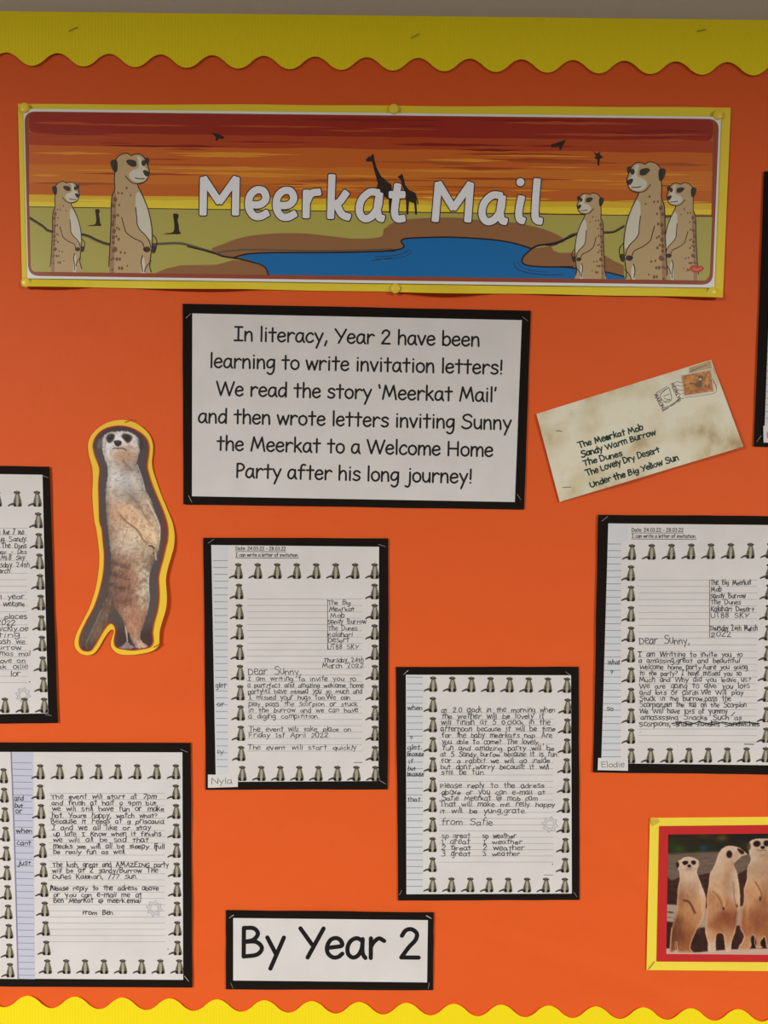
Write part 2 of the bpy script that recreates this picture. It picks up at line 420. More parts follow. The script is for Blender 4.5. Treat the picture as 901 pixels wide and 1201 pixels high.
# ------------------------------------------------------------------ scalloped corrugated borders
def border(label, outer, inner, rib, y_flip, lift):
    th = Thing('scalloped_border', label, 'border trim', (450, outer(450)), 'corrugated yellow borders along the board edges')
    x = BX0; xs = []
    while x <= BX1: xs.append(x); x += rib/4
    m = 7; pts = []; off = []
    for i, x in enumerate(xs):
        ph = math.cos(2*math.pi*i/4)
        for j in range(m+1):
            v = j/m; y = outer(x)*(1-v)+inner(x)*v
            pts.append((x, y)); off.append(lift+.2*ph+.9*nz(x, 0, .02, 9+lift)*v+.5*v+1.0)
    off = np.array(off)*.001; top = P(pts, off); bot = P(pts, off-.0006); N = len(pts)
    F = []; rim = []
    s = m+1
    for i in range(len(xs)-1):
        for j in range(m):
            a = i*s+j; q = (a, a+1, a+s+1, a+s); F.append(q if not y_flip else q[::-1]); 
            q = (N+a, N+a+s, N+a+s+1, N+a+1); F.append(q if not y_flip else q[::-1])
        for j in (0, m):
            a = i*s+j; rim.append((a, a+s, N+a+s, N+a))
    for a in (0, (len(xs)-1)*s):
        for j in range(m): rim.append((a+j, a+j+1, N+a+j+1, N+a+j))
    F += [tuple(2*N+k for k in q) for q in rim]
    th.part('corrugated_strip', (np.vstack([top, bot, top, bot]), F), mat('yellow_corrugated_card', (.90,.73,.008), .6, spec=.2), smooth=True)
    return th
def scal_top(x):
    ph = math.cos(2*math.pi*(x-7.3)/60.45)
    c = 69.0+x*.0134; return c - 7.6*math.copysign(abs(ph)**.9, ph)
tb = border('yellow corrugated scalloped border strip along the top edge of the board', lambda x: 13+x*.0117, scal_top, 3.9, False, 2.0)
def scal_bot(x):
    ph = math.cos(2*math.pi*(x-32.6)/55.56)
    c = 1174.3+x*.0188; return c - 7*math.copysign(abs(ph)**.9, ph)
bb = border('yellow corrugated scalloped border strip along the bottom edge of the board', lambda x: 1243+x*.018, scal_bot, 3.6, True, 2.0)
for x, y, a in ((86, 34, 25), (487, 42, 28), (823, 35.5, 10), (-190, 30, 20), (1060, 42, 15)): staple(tb, x, y, a, 10.5, 4.3)
for x, y, a in ((-60, 1225, 10), (300, 1228, 20), (640, 1232, -10)): staple(bb, x, y, a, 10.5, 4.3)

# ------------------------------------------------------------------ mounted paper builder
BLACK = mat('black_sugar_paper', (.010,.0068,.005), .85, bump=.1, bscale=400, spec=.12)
WHITE = mat('white_copier_paper', (.70,.682,.662), .6, bump=.45, bscale=28, spec=.35, vary=.05, vscale=22)
def mount(th, corners, lift=3.65, amp=1.5, seed=1, m=BLACK, wob=.5, name='mount', n=26):
    wave = lambda u, v: -amp*(.5+.5*max(-1, min(1, 2.2*nz(u*3, v*4, 1.3, seed))))*min(1, 14*min(u, 1-u, v, 1-v)+.5)
    edge = lambda u, v: (wob*nz(v*3, seed, 1.7, 4)*(1 if u in (0, 1) else 0), wob*nz(u*3, seed, 1.7, 6)*(1 if v in (0, 1) else 0))
    return th.part(name, quad_sheet(corners, lift, n, n, wave, .35, edge), m, smooth=False)

# ------------------------------------------------------------------ explanatory sign and footer sign
INK = mat('black_print_ink', (.008,.006,.006), .6)
def sign(label, at, outer, paper, lines, xh, w, seed, staples):
    th = Thing('text_sign', label, 'sign', at, 'black-framed printed signs')
    mount(th, outer, seed=seed)
    sh = th.part('paper', quad_sheet(paper, 3.75, 2, 2), WHITE)
    ink = Ink()
    for t, x0, y0, x1, y1 in lines: write(ink, t, x0, y0, x1, y1, xh, w, sm=7, nd=12)
    th.part('lettering', ink.geo(MM(3.95)), INK, sh)
    for s in staples: staple(th, *s, off=3.4, dark=False, w=.5)
    return th
sign('wide black-framed white sign with six lines of printed text below the banner', (418, 591),
     [(214.2,356.1),(622.7,364.4),(615,597.5),(215.3,591.3)], [(225.6,367.6),(612.2,375.5),(604,588.8),(225.2,582)],
     [('In literacy, Year 2 have been', 273.5,399.6,563.5,406.2), ('learning to write invitation letters!', 245.5,431,590.5,439),
      ('We read the story `Meerkat Mail\'', 253,463.8,583.3,471.3), ('and then wrote letters inviting Sunny', 232,495.8,600.4,504),
      ('the Meerkat to a Welcome Home', 253.7,528,579,535.6), ('Party after his long journey!', 276,560,554.5,567)],
     11.3, 2.3, 3, [(221,370.5,42,8),(616,374,-35,8),(223,585,-65,9),(609,583,-55,8)])
sign('small black-framed white footer sign reading By Year 2', (387, 1161),
     [(265,1067.4),(508.9,1069.9),(508,1161.3),(265,1160.6)], [(273.6,1076.7),(502,1079.2),(501,1152.2),(273.6,1150)],
     [('By Year 2', 281,1122.8,495,1124.6)], 24.0, 5.0, 8, [(271.5,1075,35,7),(503,1075.5,-30,7),(272,1156,-65,7),(503,1156,80,7)])

# ------------------------------------------------------------------ printed border animal (shared mesh pieces)
def proto_print():
    """sitting animal drawn in a 16x19 px box around (0,0); body, dark feet/ears/eyes, pale chest as vertex-coloured flat print"""
    layers = []
    def L(pts, col, sm=4): layers.append((pts if not sm else smooth_pts(pts, sm, True), col))
    L([(-9.6,8.4),(-7,6.3),(-3.2,5.0),(-2.6,7.4),(-6.3,8.2),(-8.8,9.4)], (66,59,48))
    L([(-1.5,-8.6),(1,-9.4),(3.2,-8.5),(3.9,-7),(3.2,-5.6),(4.3,-1.5),(5.3,3),(5.8,7),(4.8,9.2),(-1.8,9.4),(-3.6,8),(-3.2,3),(-1.9,-2),(-1.2,-5.4),(-2.2,-7)], (98,91,72))
    L([(-2.9,-8),(-1.2,-8.8),(-.8,-6.4),(-2.3,-6)], (40,35,30), 0)
    L([(2.7,-8.4),(4.5,-7.7),(3.9,-6),(2.6,-6.2)], (40,35,30), 0)
    L([(-1,-7.6),(2.7,-7.6),(1.9,-5.4),(.2,-5.4)], (66,60,50), 0)
    L([(.2,-4.6),(1.9,-4.6),(2.5,0),(2.2,5),(.1,5),(-.4,0)], (150,144,122))
    L([(-1.8,0),(-1,2.6),(-.8,4.8),(-1.6,4.6),(-2.4,2)], (80,73,58), 0)
    L([(3.4,0),(4.2,2.6),(3.6,4.8),(2.8,4.6),(2.8,2)], (80,73,58), 0)
    L([(-.6,4),(2.6,4),(2.2,8.8),(0,8.8)], (158,148,126), 0)
    L([(-3.2,5.6),(-1.0,5.2),(-.4,9.0),(-1.8,9.8),(-3.4,8.4)], (22,19,16), 0)
    L([(2.4,5.4),(4.6,5.2),(5.1,8.2),(3.6,9.8),(1.9,9)], (22,19,16), 0)
    V = []; Fc = []; cols = []
    for k, (pts, col) in enumerate(layers):
        b = len(V); V += [(x*.00115, -.00003*k, -y*.001068) for x, y in pts]; cols += [A(col)]*len(pts)
        for t in tessellate_polygon([[Vector((p[0], p[1], 0)) for p in pts]]): Fc.append(tuple(b+i for i in t))
    me = bpy.data.meshes.new('printed_animal'); me.from_pydata(V, [], Fc)
    a = me.color_attributes.new('Col', 'FLOAT_COLOR', 'POINT')
    a.data.foreach_set('color', np.array([(*c, 1) for c in cols]).ravel())
    me.materials.append(mat('photo_print_ink', None, .55, attr='Col')); me.update()
    return me
PRINT_ME = proto_print()
PROTO = None
def stamp_animal(th, parent, x, y, off):
    global PROTO
    if PROTO is None: PROTO = bpy.data.objects.new('printed_animal', PRINT_ME); o = PROTO
    else: o = PROTO.copy()
    COL.objects.link(o); o.parent = parent; o.location = Vector(P([(x, y)], MM(off))[0]-th.origin)
    return o
def rowpts(p, q, n): return [(p[0]+(q[0]-p[0])*i/(n-1), p[1]+(q[1]-p[1])*i/(n-1)) for i in range(n)]

PENCIL = mat('pencil_line', A((82,80,78)), .6); RULE = mat('ruled_grey_line', A((150,145,140)), .7); RULE2 = mat('ruled_dark_line', A((120,120,122)), .7)
STRIPM = mat('grey_photocopy_margin', A((193,190,185)), .65, vary=.04, vscale=12); BLUEM = mat('bluish_book_margin', A((178,175,183)), .65)
def letter(label, at, outer, paper, seed, texts, rules, strip, animals, side=(), side_rules=None, small=(), marks=None, star=None, name=None, staples=(), xh=3.6, w=.8, dark=(70,68,68), stripmat=None, jit=.32, extra=None):
    th = Thing('mounted_letter', label, 'letter', at, 'handwritten letters mounted on black paper')
    mount(th, outer, seed=seed)
    sh = th.part('paper', quad_sheet(paper, 3.75, 2, 2), WHITE)
    if strip:
        i = Ink().poly(strip); th.part('margin_strip', i.geo(MM(3.83)), stripmat or STRIPM, sh)
    if rules:
        i = Ink()
        for (x0, y0, x1, y1) in rules: i.stroke([(x0, y0), (x1, y1)], .55, nd=4, mark=True)
        th.part('ruled_lines', i.geo(MM(3.90)), RULE, sh)
    if side_rules:
        i = Ink()
        for (x0, y0, x1, y1) in side_rules: i.stroke([(x0, y0), (x1, y1)], .7, nd=4, mark=True)
        th.part('margin_lines', i.geo(MM(3.92)), RULE2, sh)
    i = Ink()
    for t in texts:
        s = 1.14*(t[5] if len(t) > 5 else xh)
        write(i, t[0], *t[1:5], s, w, jit=jit, sm=3, space=6.5, nd=5)
    for t in side: write(i, t[0], *t[1:5], 3.6, w, jit=jit, sm=3, nd=5)
    if marks:
        for pts, ww in marks: i.stroke(pts, ww, nd=5)
    th.part('handwriting', i.geo(MM(3.97)), mat('pencil_line', A(dark), .6), sh)
    if small:
        i = Ink()
        for (t, x0, y0, x1, y1) in small:
            write(i, t, x0, y0, x1, y1, 2.9, .62, sm=3, nd=5); i.stroke([(x0, y0+1.5), (x1, y1+1.5)], .6, nd=4)
        th.part('printed_heading', i.geo(MM(3.97)), INK, sh)
    if star:
        i = Ink(); x, y, r = star
        for rad, ww in ((r, .9), (r*.62, .7)):
            i.stroke([(x+(rad if k % 2 == 0 else rad*.68)*math.cos(k*math.pi/8+.2), y+(rad if k % 2 == 0 else rad*.68)*math.sin(k*math.pi/8+.2)) for k in range(16)], ww, closed=True, nd=4)
        th.part('star_stamp', i.geo(MM(3.97)), mat('grey_stamp_ink', A((160,156,154)), .6), sh)
    for (x, y) in animals: stamp_animal(th, sh, x, y, 4.0)
    if extra: extra(th, sh)
    if name:
        c, t = name
        lb = th.part('name_label', quad_sheet(c, 4.6, 1, 1, thick=.25), WHITE, label='small white slip with a handwritten name')
        i = Ink(); write(i, *t, 4.6, .75, jit=.15, sm=4, nd=6)
        th.part('name_writing', i.geo(MM(4.75)), mat('pencil_line', A((105,103,100)), .6), lb)
    for s in staples: staple(th, *s, off=3.4, dark=False, w=.5)
    return th
def cv(ox, oy, s):
    def f(t, x0, x1, y, y1=None, *r): return (t, ox+x0/s, oy+y/s-.6, ox+x1/s, oy+(y if y1 is None else y1)/s-.6, *r)
    return f
def hl(x0, x1, ys): return [(x0, y, x1, y) for y in ys]

# --- letter 1
E = cv(230,620,3.754); Fm = cv(230,770,3.754)
an = rowpts((278.7,669.5),(438.6,669.5),8)+rowpts((279.5,693.5),(282,883.5),9)+rowpts((438.6,693.5),(439,883.5),9)+rowpts((283.3,906.9),(439.5,906.9),8)
letter('black-mounted letter in the middle, below the wide sign, dated heading and name slip', (347, 926),
  [(238.5,630.7),(455.6,631.2),(455,925.8),(241.5,926.4)], [(247.8,639.2),(444.7,641.3),(443.9,916),(253.4,917)], 12,
  [E('The Big',580,680,338), E('Meerkat',585,700,366), E('Mob',590,655,394), E('Sandy Burrow',578,750,420), E('The Dunes',580,710,450), E('Kalahari',580,690,478), E('Desert',580,675,503),
   E('UT88 SKY',578,715,533), Fm('Thursday 24th',560,738,27), Fm('March 2022',555,740,52), Fm('Dear Sunny,',228,465,82,None,5.0), Fm('I am writing to invite you to',225,705,110),
   Fm('a purrrfect and amazing welcome home',225,740,138), Fm('party!!!I have missed you so much and',228,733,165), Fm('I missed your hugs too.We can',232,680,192), Fm('play pass the scorpion or stuck',230,712,220),
   Fm('in the burrow and we can have',230,715,248), Fm('a diging compitition.',230,545,275), Fm('The event will take place on',230,685,332), Fm('Friday 1st April 2022.',232,590,358), Fm('The event will start quickly .',225,740,413)],
  hl(290,424.5,[702.6+7.43*k for k in range(25)]), [(247.9,640),(266.6,640),(268,916.6),(253.2,916.6)], an,
  side=[Fm('glet',85,132,140), Fm('or',92,125,222), Fm('ly',92,125,430)], side_rules=[(250.2+ (y-657)*.018, y, 266.9, y) for y in [657.5+8.05*k for k in range(31)]],
  small=[('Date: 24.03.22 - 28.03.22',276.3,645.3,335.5,645.6),('I can write a letter of invitation.',276.3,652.8,350.5,653.2)],
  marks=[([(384.3,703),(384.3,762)],.6), ([(415,894.3),(425,894.3)],.7)], name=([(243.9,908.5),(279.3,909),(279,922.9),(243.9,924)], ('Nyla',247,919.5,273,919)),
  staples=[(247.5,634.8,35,8),(448,639.8,-18,9),(449,917.5,-30,8)], xh=3.3)
# --- letter 2 (right)
Gm = cv(690,590,4.27); Hm = cv(690,740,4.27)
an = rowpts((740.4,647.3),(902.6,645.5),8)+rowpts((739.2,672),(739.5,863.2),9)+rowpts((902,670),(898,862),9)+rowpts((739.6,886.1),(897.3,885),8)
letter('black-mounted letter at the right edge below the envelope, ending in scribbled-out words', (805, 908),
  [(701.7,603.6),(929,605.5),(923,908.8),(695.9,905.8)], [(713.7,613.9),(919,616),(912,897.6),(705.4,895)], 15,
  [Gm('The Big Meerkat',612,820,412), Gm('Mob',615,668,446), Gm('Sandy Burrow',610,790,478), Gm('The Dunes',612,765,510), Gm('Kalahari Desert',612,832,545), Gm('UT88 SKY',612,805,577), Gm('Thursday 24th March',608,848,642),
   Gm('2022',612,720,672), Gm('Dear Sunny,',255,510,708,None,5.2), Hm('I am Writting to invite you to',250,775,132), Hm('a amassing,great and beautiful',253,760,163), Hm('Welcome home party.Aare you going',255,800,195),
   Hm('to the party? I have missed you so',255,770,226), Hm('Much and Why did you leave us?',255,815,258), Hm('We are going to give you lots',255,812,290), Hm('and lots of cards.We Will play',258,780,322), Hm('Stuck in the burrow,pass the',255,718,353),
   Hm('Scorpion,pin the tail on the Scorpion.',258,800,384), Hm('We Will have lots of yummy',255,700,416), Hm('amassssing Snacks Such as',262,770,447), Hm('Scorpions, snake Poodles Sandwiches',255,860,480), Hm('.',255,268,510)],
  hl(749,888,[680.3+7.6*k for k in range(26)]), [(713.6,614.2),(736.4,614.3),(736.2,634),(728.6,635),(728,895.2),(705.8,894.8)], an,
  side=[Hm('.What',92,160,172), Hm('?',110,128,222), Hm('so',92,128,402)], side_rules=[(713-(y-638)*.027, y, 728.3, y) for y in [638+7.8*k for k in range(33)]],
  small=[('Date: 24.03.22 - 28.03.22',741,623.6,802,623.6),('I can write a letter of invitation.',741,630.6,817,631)],
  marks=[([(832.5,680.5),(832.5,748)],.6),([(873,872.8),(884.5,873)],1.1),([(788,849),(798,846.5),(810,850),(820,846.5),(835,850),(848,847),(862,849.5),(876,847),(890,848.5)],1.5),([(790,851),(806,846),(822,851),(840,846),(856,851),(872,846),(889,850)],.9),([(858,839.5),(862,835.5)],1.0),([(748,764.5),(753,764.8)],.8)],
  name=([(701.7,889),(736.8,889),(736.8,904),(701.2,903.2)], ('Elodie',705,900,733,899.5)),
  staples=[(709.5,608.5,38,9),(701.5,901,70,5)], xh=3.5, w=.92)
# --- letter 3 (middle bottom)
I_ = cv(460,770,3.917); J_ = cv(460,900,3.917)
an = rowpts((507.2,802.2),(664.2,803.4),8)+rowpts((507,826.2),(506.5,1013.9),9)+rowpts((665,828),(662,1014.5),9)+rowpts((506.5,1037.4),(661.7,1038),8)
letter('black-mounted letter right of centre with a star stamp and repeated spelling words', (573, 1056),
  [(464.3,782),(678.8,782),(679.8,1055.7),(467.1,1056.2)], [(476.1,791.4),(669.9,792),(670.9,1048),(476.8,1048.8)], 21,
  [I_('at 2.0 clock in the morning when',225,750,258), I_('the wether will be lovely it',225,700,287), I_("will finish at 5 o'clock in the",225,728,315), I_('afternoon because it will be time',222,750,345),
   I_("for the baby meerkat's nap. Are",228,738,375), I_('you able to come? The lovely ,',228,700,405), I_('fun and amazing party will be',230,745,434), I_('at 5 Sandy burrow because it is fun.',222,765,462),
   I_('for a rabbit we will go inside',225,728,492), I_('but dont worry because it will',222,722,520), I_('still be fun.',225,430,545), J_('Please reply to the adress',220,700,97), J_('above or you can e-mail at',225,705,127),
   J_('Safie Meerkat @ mob com',228,670,155), J_('That will make me relly happy',218,750,183), J_('it will be yung,grate.',218,620,213), J_('from Safie',225,465,268,None,4.6), J_('sp great',228,360,328), J_('sp weather',415,570,328),
   J_('1 great',225,360,355), J_('1 weather',415,600,355), J_('2 great',225,365,383), J_('2 weather',415,610,383), J_('3 great',225,362,410), J_('3 weather',415,590,410)],
  hl(515.5,649,[836+7.3*k for k in range(25)]), [(476.3,791.8),(496.2,792),(496,1048.4),(477,1048.4)], an,
  side=[I_('when',70,140,247), I_(',',68,80,352), I_('?',80,96,388), I_('glet',70,130,430), I_('because',68,145,460), I_('if',75,100,495), I_('but',72,110,525), I_('because',68,145,552), J_('that',70,130,160)],
  side_rules=[(477.2, y, 495.7, y) for y in [794.3+7.66*k for k in range(33)]], marks=[([(560,1012.5),(560.2,1012.6)],.1),([(648,1013.6),(648.3,1013.8)],1.4),([(638,1026.3),(649,1026.3)],.6)],
  star=(645.2,967,9.5), staples=[(476,789,42,8),(666.5,790,-35,7),(470,1047,60,6),(675,1049,-55,7)], xh=3.5, w=.9)
# --- letter 4 (bottom left, open book)
K_ = cv(0,860,3.834); L_ = cv(0,1000,3.834)
an = rowpts((46.4,904.9),(205.5,904.9),8)+rowpts((46.4,928.6),(53.5,1111.6),9)+rowpts((205.5,928.6),(207.4,1111.6),9)+rowpts((54.8,1133.5),(209.4,1133.5),8)+rowpts((3.5,909.6),(11,1137.7),11)+rowpts((-135,909.6),(-126,1137.7),11)+rowpts((-112,909.6),(-19.6,909.6),5)+rowpts((-104,1137.7),(-12,1137.7),5)
def bookfold(th, sh):
    i = Ink().stroke([(13,882.6),(16,960),(19,1060),(21.2,1148)], 1.5, sm=6)
    th.part('book_fold', i.geo(MM(3.99)), mat('fold_line', A((120,112,135)), .7), sh)
    i = Ink().poly([(-152,882),(13,882.3),(16,960),(19,1060),(21.2,1148.2),(-150,1146)])
    th.part('left_page', i.geo(MM(3.86)), WHITE, sh)
letter('black-mounted double-page letter in the bottom left corner with a book fold', (60, 1158),
  [(-164,870),(223.8,871),(225.6,1158.3),(-161,1156)], [(-153,881.5),(213.9,882.4),(214.9,1149.2),(-151,1146.5)], 27,
  [K_('The event will start at 7pm',228,705,297), K_('and finish at half o 9pm but',232,705,325), K_('we will still have fun or make',235,740,352), K_('hot. Youre happy, watch what?',232,710,382),
   K_('Because it Feegs at g priscauia',228,738,408), K_('I and we all like or stay',230,680,437), K_('up late I Know when it finishs',238,725,465), K_('we will all be sad that',238,670,492),
   K_('meaks we will all be sleepy Full',238,742,520), K_('be realy fun as well.',238,570,546), K_('The lush, great and AMAZEING party',235,760,604), L_('will be at 2 sandy/Burrow The',235,712,93),
   L_('Dunes Kalahari, /77 Sun.',235,620,120), L_('Please reply to the adress above',225,715,172), L_('or you can e-mail me at',240,640,202), L_('Ben MeerKat @ meerk.email',240,635,228), L_('from Ben',368,510,282),
   ('we had a lot of games and',-112,935,-22,935), ('then we can all go to see',-112,958,-22,958), ('the sandy burrow and you',-112,981,-22,981)],
  hl(57.5,193.5,[930.5+7.25*k for k in range(25)]), [(13,882.3),(39,882.4),(41,1148.4),(21.2,1148)], an, side=[K_('and',65,105,305), K_('but',65,105,335), K_('or',70,100,362), K_('when',72,145,450), K_('cant',75,140,505), K_('just',78,140,595)],
  side_rules=[(14.5+(y-882)*.028, y, 37+(y-882)*.014, y+.4) for y in [894.5+7.55*k for k in range(34)]], marks=[([(59,1045),(60,1038),(63,1044)],1.2),([(197,1113.2),(197.3,1113.4)],1.3),([(183.5,991),(183,998)],1.5)],
  star=(181,1065.5,9.5), staples=[(216,880.5,-22,9),(219,1148,-50,8)], xh=3.3, w=.95, dark=(62,58,60), stripmat=BLUEM, extra=bookfold)
# --- letter 5 (left edge)
M_ = cv(0,540,3.753)
an = rowpts((-121,584.8),(42.6,584.8),8)+rowpts((44,610),(50,802.7),9)+rowpts((-119,610),(-113,802.7),9)+rowpts((-110,827),(51,827),8)
letter('black-mounted letter cut off by the left edge, left of the cutout', (-30, 849),
  [(-161,544),(58.1,547.2),(68,847.8),(-152,851)], [(-150,554),(49.8,556.8),(56.5,836.6),(-142,840)], 33,
  [M_('Friendly Ave 7 Yoo',-60,105,330), M_('to big Sandy',-60,115,360), M_('Way The Duns',-60,118,388), M_('Kalahar - Des',-60,118,415), M_('Ut88 Sky',-10,110,440), M_('Thursday 24th',-60,130,472), M_('March',-30,45,498),
   M_('Dear Sunny our lunch year',-400,110,612), M_('I am writing to invite you to a Welcome',-400,110,645), M_('home party in all the places',-400,120,700), M_('on Friday 1st April 2022',-400,70,727),
   M_('we will have it all quickly.oe',-400,125,752), M_('we will be eating',-400,90,780), M_('scorpion and have a rash we',-400,112,810), M_('then stuck in the burrow',-400,95,835), M_('you can e-mail me at mas mal',-400,135,862),
   M_('please come to the above on',-400,112,893), M_('love from me and ak ollie',-400,125,920), M_('lor',45,92,952)],
  hl(-108,32,[619.5+7.55*k for k in range(25)]), [(-149.6,554.4),(-131,554.6),(-124,839.5),(-141.6,839.5)], an,
  side_rules=[(-147+(y-560)*.025, y, -130+(y-560)*.025, y) for y in [564+7.9*k for k in range(34)]],
  marks=[([(34.6,799.6),(34.9,799.8)],1.6)], star=(27,815,9), staples=[(53,559,-18,8),(56.5,838.5,-12,8)], xh=3.5, w=.85)
# --- letter 6 (right edge, only its border shows)
an = rowpts((935,240),(1090,242),8)+rowpts((934,264),(929,455),9)+rowpts((928,479),(1080,481),8)
letter('black-mounted letter mostly outside the right edge, above and right of the envelope', (1000, 524),
  [(896.6,201),(1122,204),(1110,527),(884.3,523.6)], [(908,211.5),(1111,214),(1099,516),(896.6,511)], 41,
  [('Dear Sunny,',945,300,1000,300), ('I am writing to invite you',945,310,1075,310), ('to a party in the burrow',945,320,1070,320)],
  hl(944,1080,[276+7.6*k for k in range(24)]), [(908.2,212),(924,212.3),(915,511.8),(896.9,510.6)], an, side_rules=[(907-(y-220)*.033, y, 922-(y-220)*.03, y) for y in [222+7.9*k for k in range(35)]],
  name=([(895.5,499.5),(930,500.5),(930,520),(895.8,519)], ('Ellis',899,514,925,514)), staples=[(890.5,514.5,52,9)])

# ------------------------------------------------------------------ banner
ban = Thing('title_banner', 'long laminated sunset banner on yellow card across the top', 'banner', (438, 345))
YEL = mat('yellow_card', (.86,.68,.04), .55, bump=.08, bscale=80, spec=.3)
def bwave(u, v):
    e = max(0, (v-.957)/.043); t = max(0, (.06-v)/.06)
    return e*(-1.2+13*max(0, nz(u*9, 0, 1, 5)+.3))*1.0 - t*1.2 - 1.0*(.5+nz(u*5, v*2, 1, 3))
ban.part('backing_card', quad_sheet([(21,121.5),(857.4,126),(848,348.5),(26,335.5)], 4.2, 90, 46, bwave, .35, lambda u, v: (.0, (.9*nz(u*8, 1, 1, 2)) if v in (0, 1) else 0)), YEL, smooth=False)
def rr(c, r, n=7):
    out = []
    for i in range(4):
        p = np.array(c[i], float); a = np.array(c[i-1], float)-p; b = np.array(c[(i+1) % 4], float)-p
        a /= np.linalg.norm(a); b /= np.linalg.norm(b)
        for k in range(n+1):
            t = k/n; q = p+a*r*(1-t)**2+b*r*t**2; out.append(tuple(q))
    return out
sheetc = [(27.5,127.5),(846,137),(838,337.5),(32,326.5)]
COAT = dict(rough=.5, coat=.35, coat_r=.16, spec=.2)
def bm(name, col): return mat('print_'+name, A(col, WB), **COAT)
sl = ban.part('laminated_sheet', quad_sheet(sheetc, 6.2, 2, 2, thick=.3), mat('laminated_white', A((192,180,160), WB), **COAT))
pic = [(28.6,130.6),(843.6,139.5),(836,334),(33.2,323.5)]
i = Ink().poly(rr(pic, 13)); ban.part('picture_border', i.geo(MM(6.30)), bm('border_brown', (128,55,30)), sl)
inner = [(33.5,131.6),(837,140.6),(832.5,329.2),(36,318.8)]
ib = rr(inner, 8)
T0 = .0118
def yy(x, y): return y+(x-34)*T0        # banner tilt
clipR = lambda p: 832.8+(329-p[1])*.022-p[0]
i = Ink().poly(ib); ban.part('printed_sky', i.geo(MM(6.36)), bm('sky_orange', (150,78,28)), sl)
# bands of the sunset
bands = [((128,29,12),131.5,156),((150,50,15),156,170),((172,78,20),170,192),((178,92,24),192,214),((170,80,20),214,229),((190,146,30),229,236),((204,166,38),236,243)]
for k, (c, a, b) in enumerate(bands):
    top = [(x, yy(x, a)+(0 if k == 0 else 1.6*nz(x, a, .02, k))) for x in np.linspace(34.2, 836, 60)]
    bot = [(x, yy(x, b)+1.6*nz(x, b, .02, k+1)) for x in np.linspace(836, 34.2, 60)]
    q = top+bot
    if k == 0: q = [(max(p[0], 34), p[1]) for p in rr([inner[0], inner[1], (836, yy(836, b)), (34.3, yy(34, b))], 8)]
    i = Ink().poly(clip_poly(q, clipR)); ban.part('printed_sky_band', i.geo(MM(6.38+.004*k)), bm('band%d' % k, c), sl)
stripes = {'dark_red': ((110,21,10), 134, 172, 16), 'mid_red': ((154,56,17), 136, 168, 18), 'rust': ((142,52,16), 168, 205, 9), 'amber': ((192,114,30), 174, 230, 24), 'brown': ((144,64,18), 182, 226, 10), 'gold': ((206,164,44), 224, 240, 9)}
rs = random.Random(5)
for k, (nm, (c, a, b, n)) in enumerate(stripes.items()):
    i = Ink()
    for q in range(n):
        cx = rs.uniform(40, 830); L = rs.uniform(50, 190); cy = rs.uniform(a, b); h = rs.uniform(1.0, 3.0)
        x0, x1 = max(34.5, cx-L/2), min(835, cx+L/2); xs = np.linspace(x0, x1, 18); s = rs.uniform(0, 50)
        up = [(x, yy(x, cy)-h*math.sin(math.pi*(x-x0)/(x1-x0))*(.7+.5*nz(x, s, .06, 1))) for x in xs]
        dn = [(x, yy(x, cy)+h*.8*math.sin(math.pi*(x-x0)/(x1-x0))*(.7+.5*nz(x, s, .06, 2))) for x in xs[::-1][1:-1]]
        i.poly(up+dn)
    ban.part('printed_clouds', i.geo(MM(6.42+.006*k)), bm('cloud_'+nm, c), sl)
SK = 3.754
cA = lambda *p: [(10+x/SK, 110+y/SK) for x, y in p]
cB = lambda *p: [(220+x/SK, 110+y/SK) for x, y in p]
cC = lambda *p: [(440+x/SK, 110+y/SK) for x, y in p]
cD = lambda *p: [(640+x/SK, 110+y/SK) for x, y in p]
def bottom(p): return (318.6+(p[0]-36)*.01305)-p[1]
land = clip_poly([(34.5,242.5),(835.5,254),(832.8,320),(832,323),(828,329),(40,318.8),(37,316),(36,311)], bottom)
i = Ink().poly(land); ban.part('printed_plain', i.geo(MM(6.48)), bm('plain_olive', (150,132,58)), sl)
i = Ink(); brown = cB((105,690),(160,660),(250,630),(380,615),(520,615),(640,628),(740,638),(850,630),(865,595),(901,578))+cC((50,585),(100,560),(200,548),(350,545),(480,558),(620,568),(740,595),(820,630),(830,655),(720,668),(690,690),(540,700),(300,700),(100,720),(0,720))+cB((600,730),(215,730))
i.poly(brown, 3)
i.poly(cA((640,792),(700,768),(760,755),(901,757))+cB((60,758),(130,752),(200,732),(260,735),(320,750),(345,768),(356,806),(0,800)), 0, bottom)
i.poly(cC((690,682),(655,715),(648,740),(670,755),(750,762),(870,764))+cD((120,768),(255,785),(345,806),(345,755),(300,735),(250,705),(150,700),(60,700),(35,690),(25,670)), 0, bottom)
ban.part('printed_sand', i.geo(MM(6.50)), bm('sand', (126,80,44)), sl)
i = Ink(); wat = cB((215,722),(260,708),(350,702),(500,701),(700,700),(901,693))+cC((60,692),(110,685),(128,670),(115,650),(140,638),(250,634),(350,634),(450,638),(540,646),(620,660),(690,682),(655,715),(648,740),(670,755),(750,762),(870,764))+cD((60,764),(120,768),(255,785),(345,806),(400,850),(100,850))+cB((901,850),(356,850),(355,795),(345,768),(320,750),(280,737))
i.poly(wat, 0, bottom); ban.part('printed_water', i.geo(MM(6.52)), bm('water_blue', (16,84,122)), sl)
DK = bm('outline', (34,20,15)); GRY = bm('ridge', (84,66,48))
i = Ink()
i.stroke(cA((95,548),(150,583),(190,608),(330,622),(390,647),(440,664),(520,670),(600,665),(680,660),(745,658),(800,668),(901,700)), 3.0, sm=4)
i.stroke(cB((0,668),(100,693),(160,714),(215,722),(280,737)), 2.4, sm=4)
i.stroke(cD((0,664),(40,662),(90,637),(130,617),(255,610),(300,607),(345,582)), 2.8, sm=4)
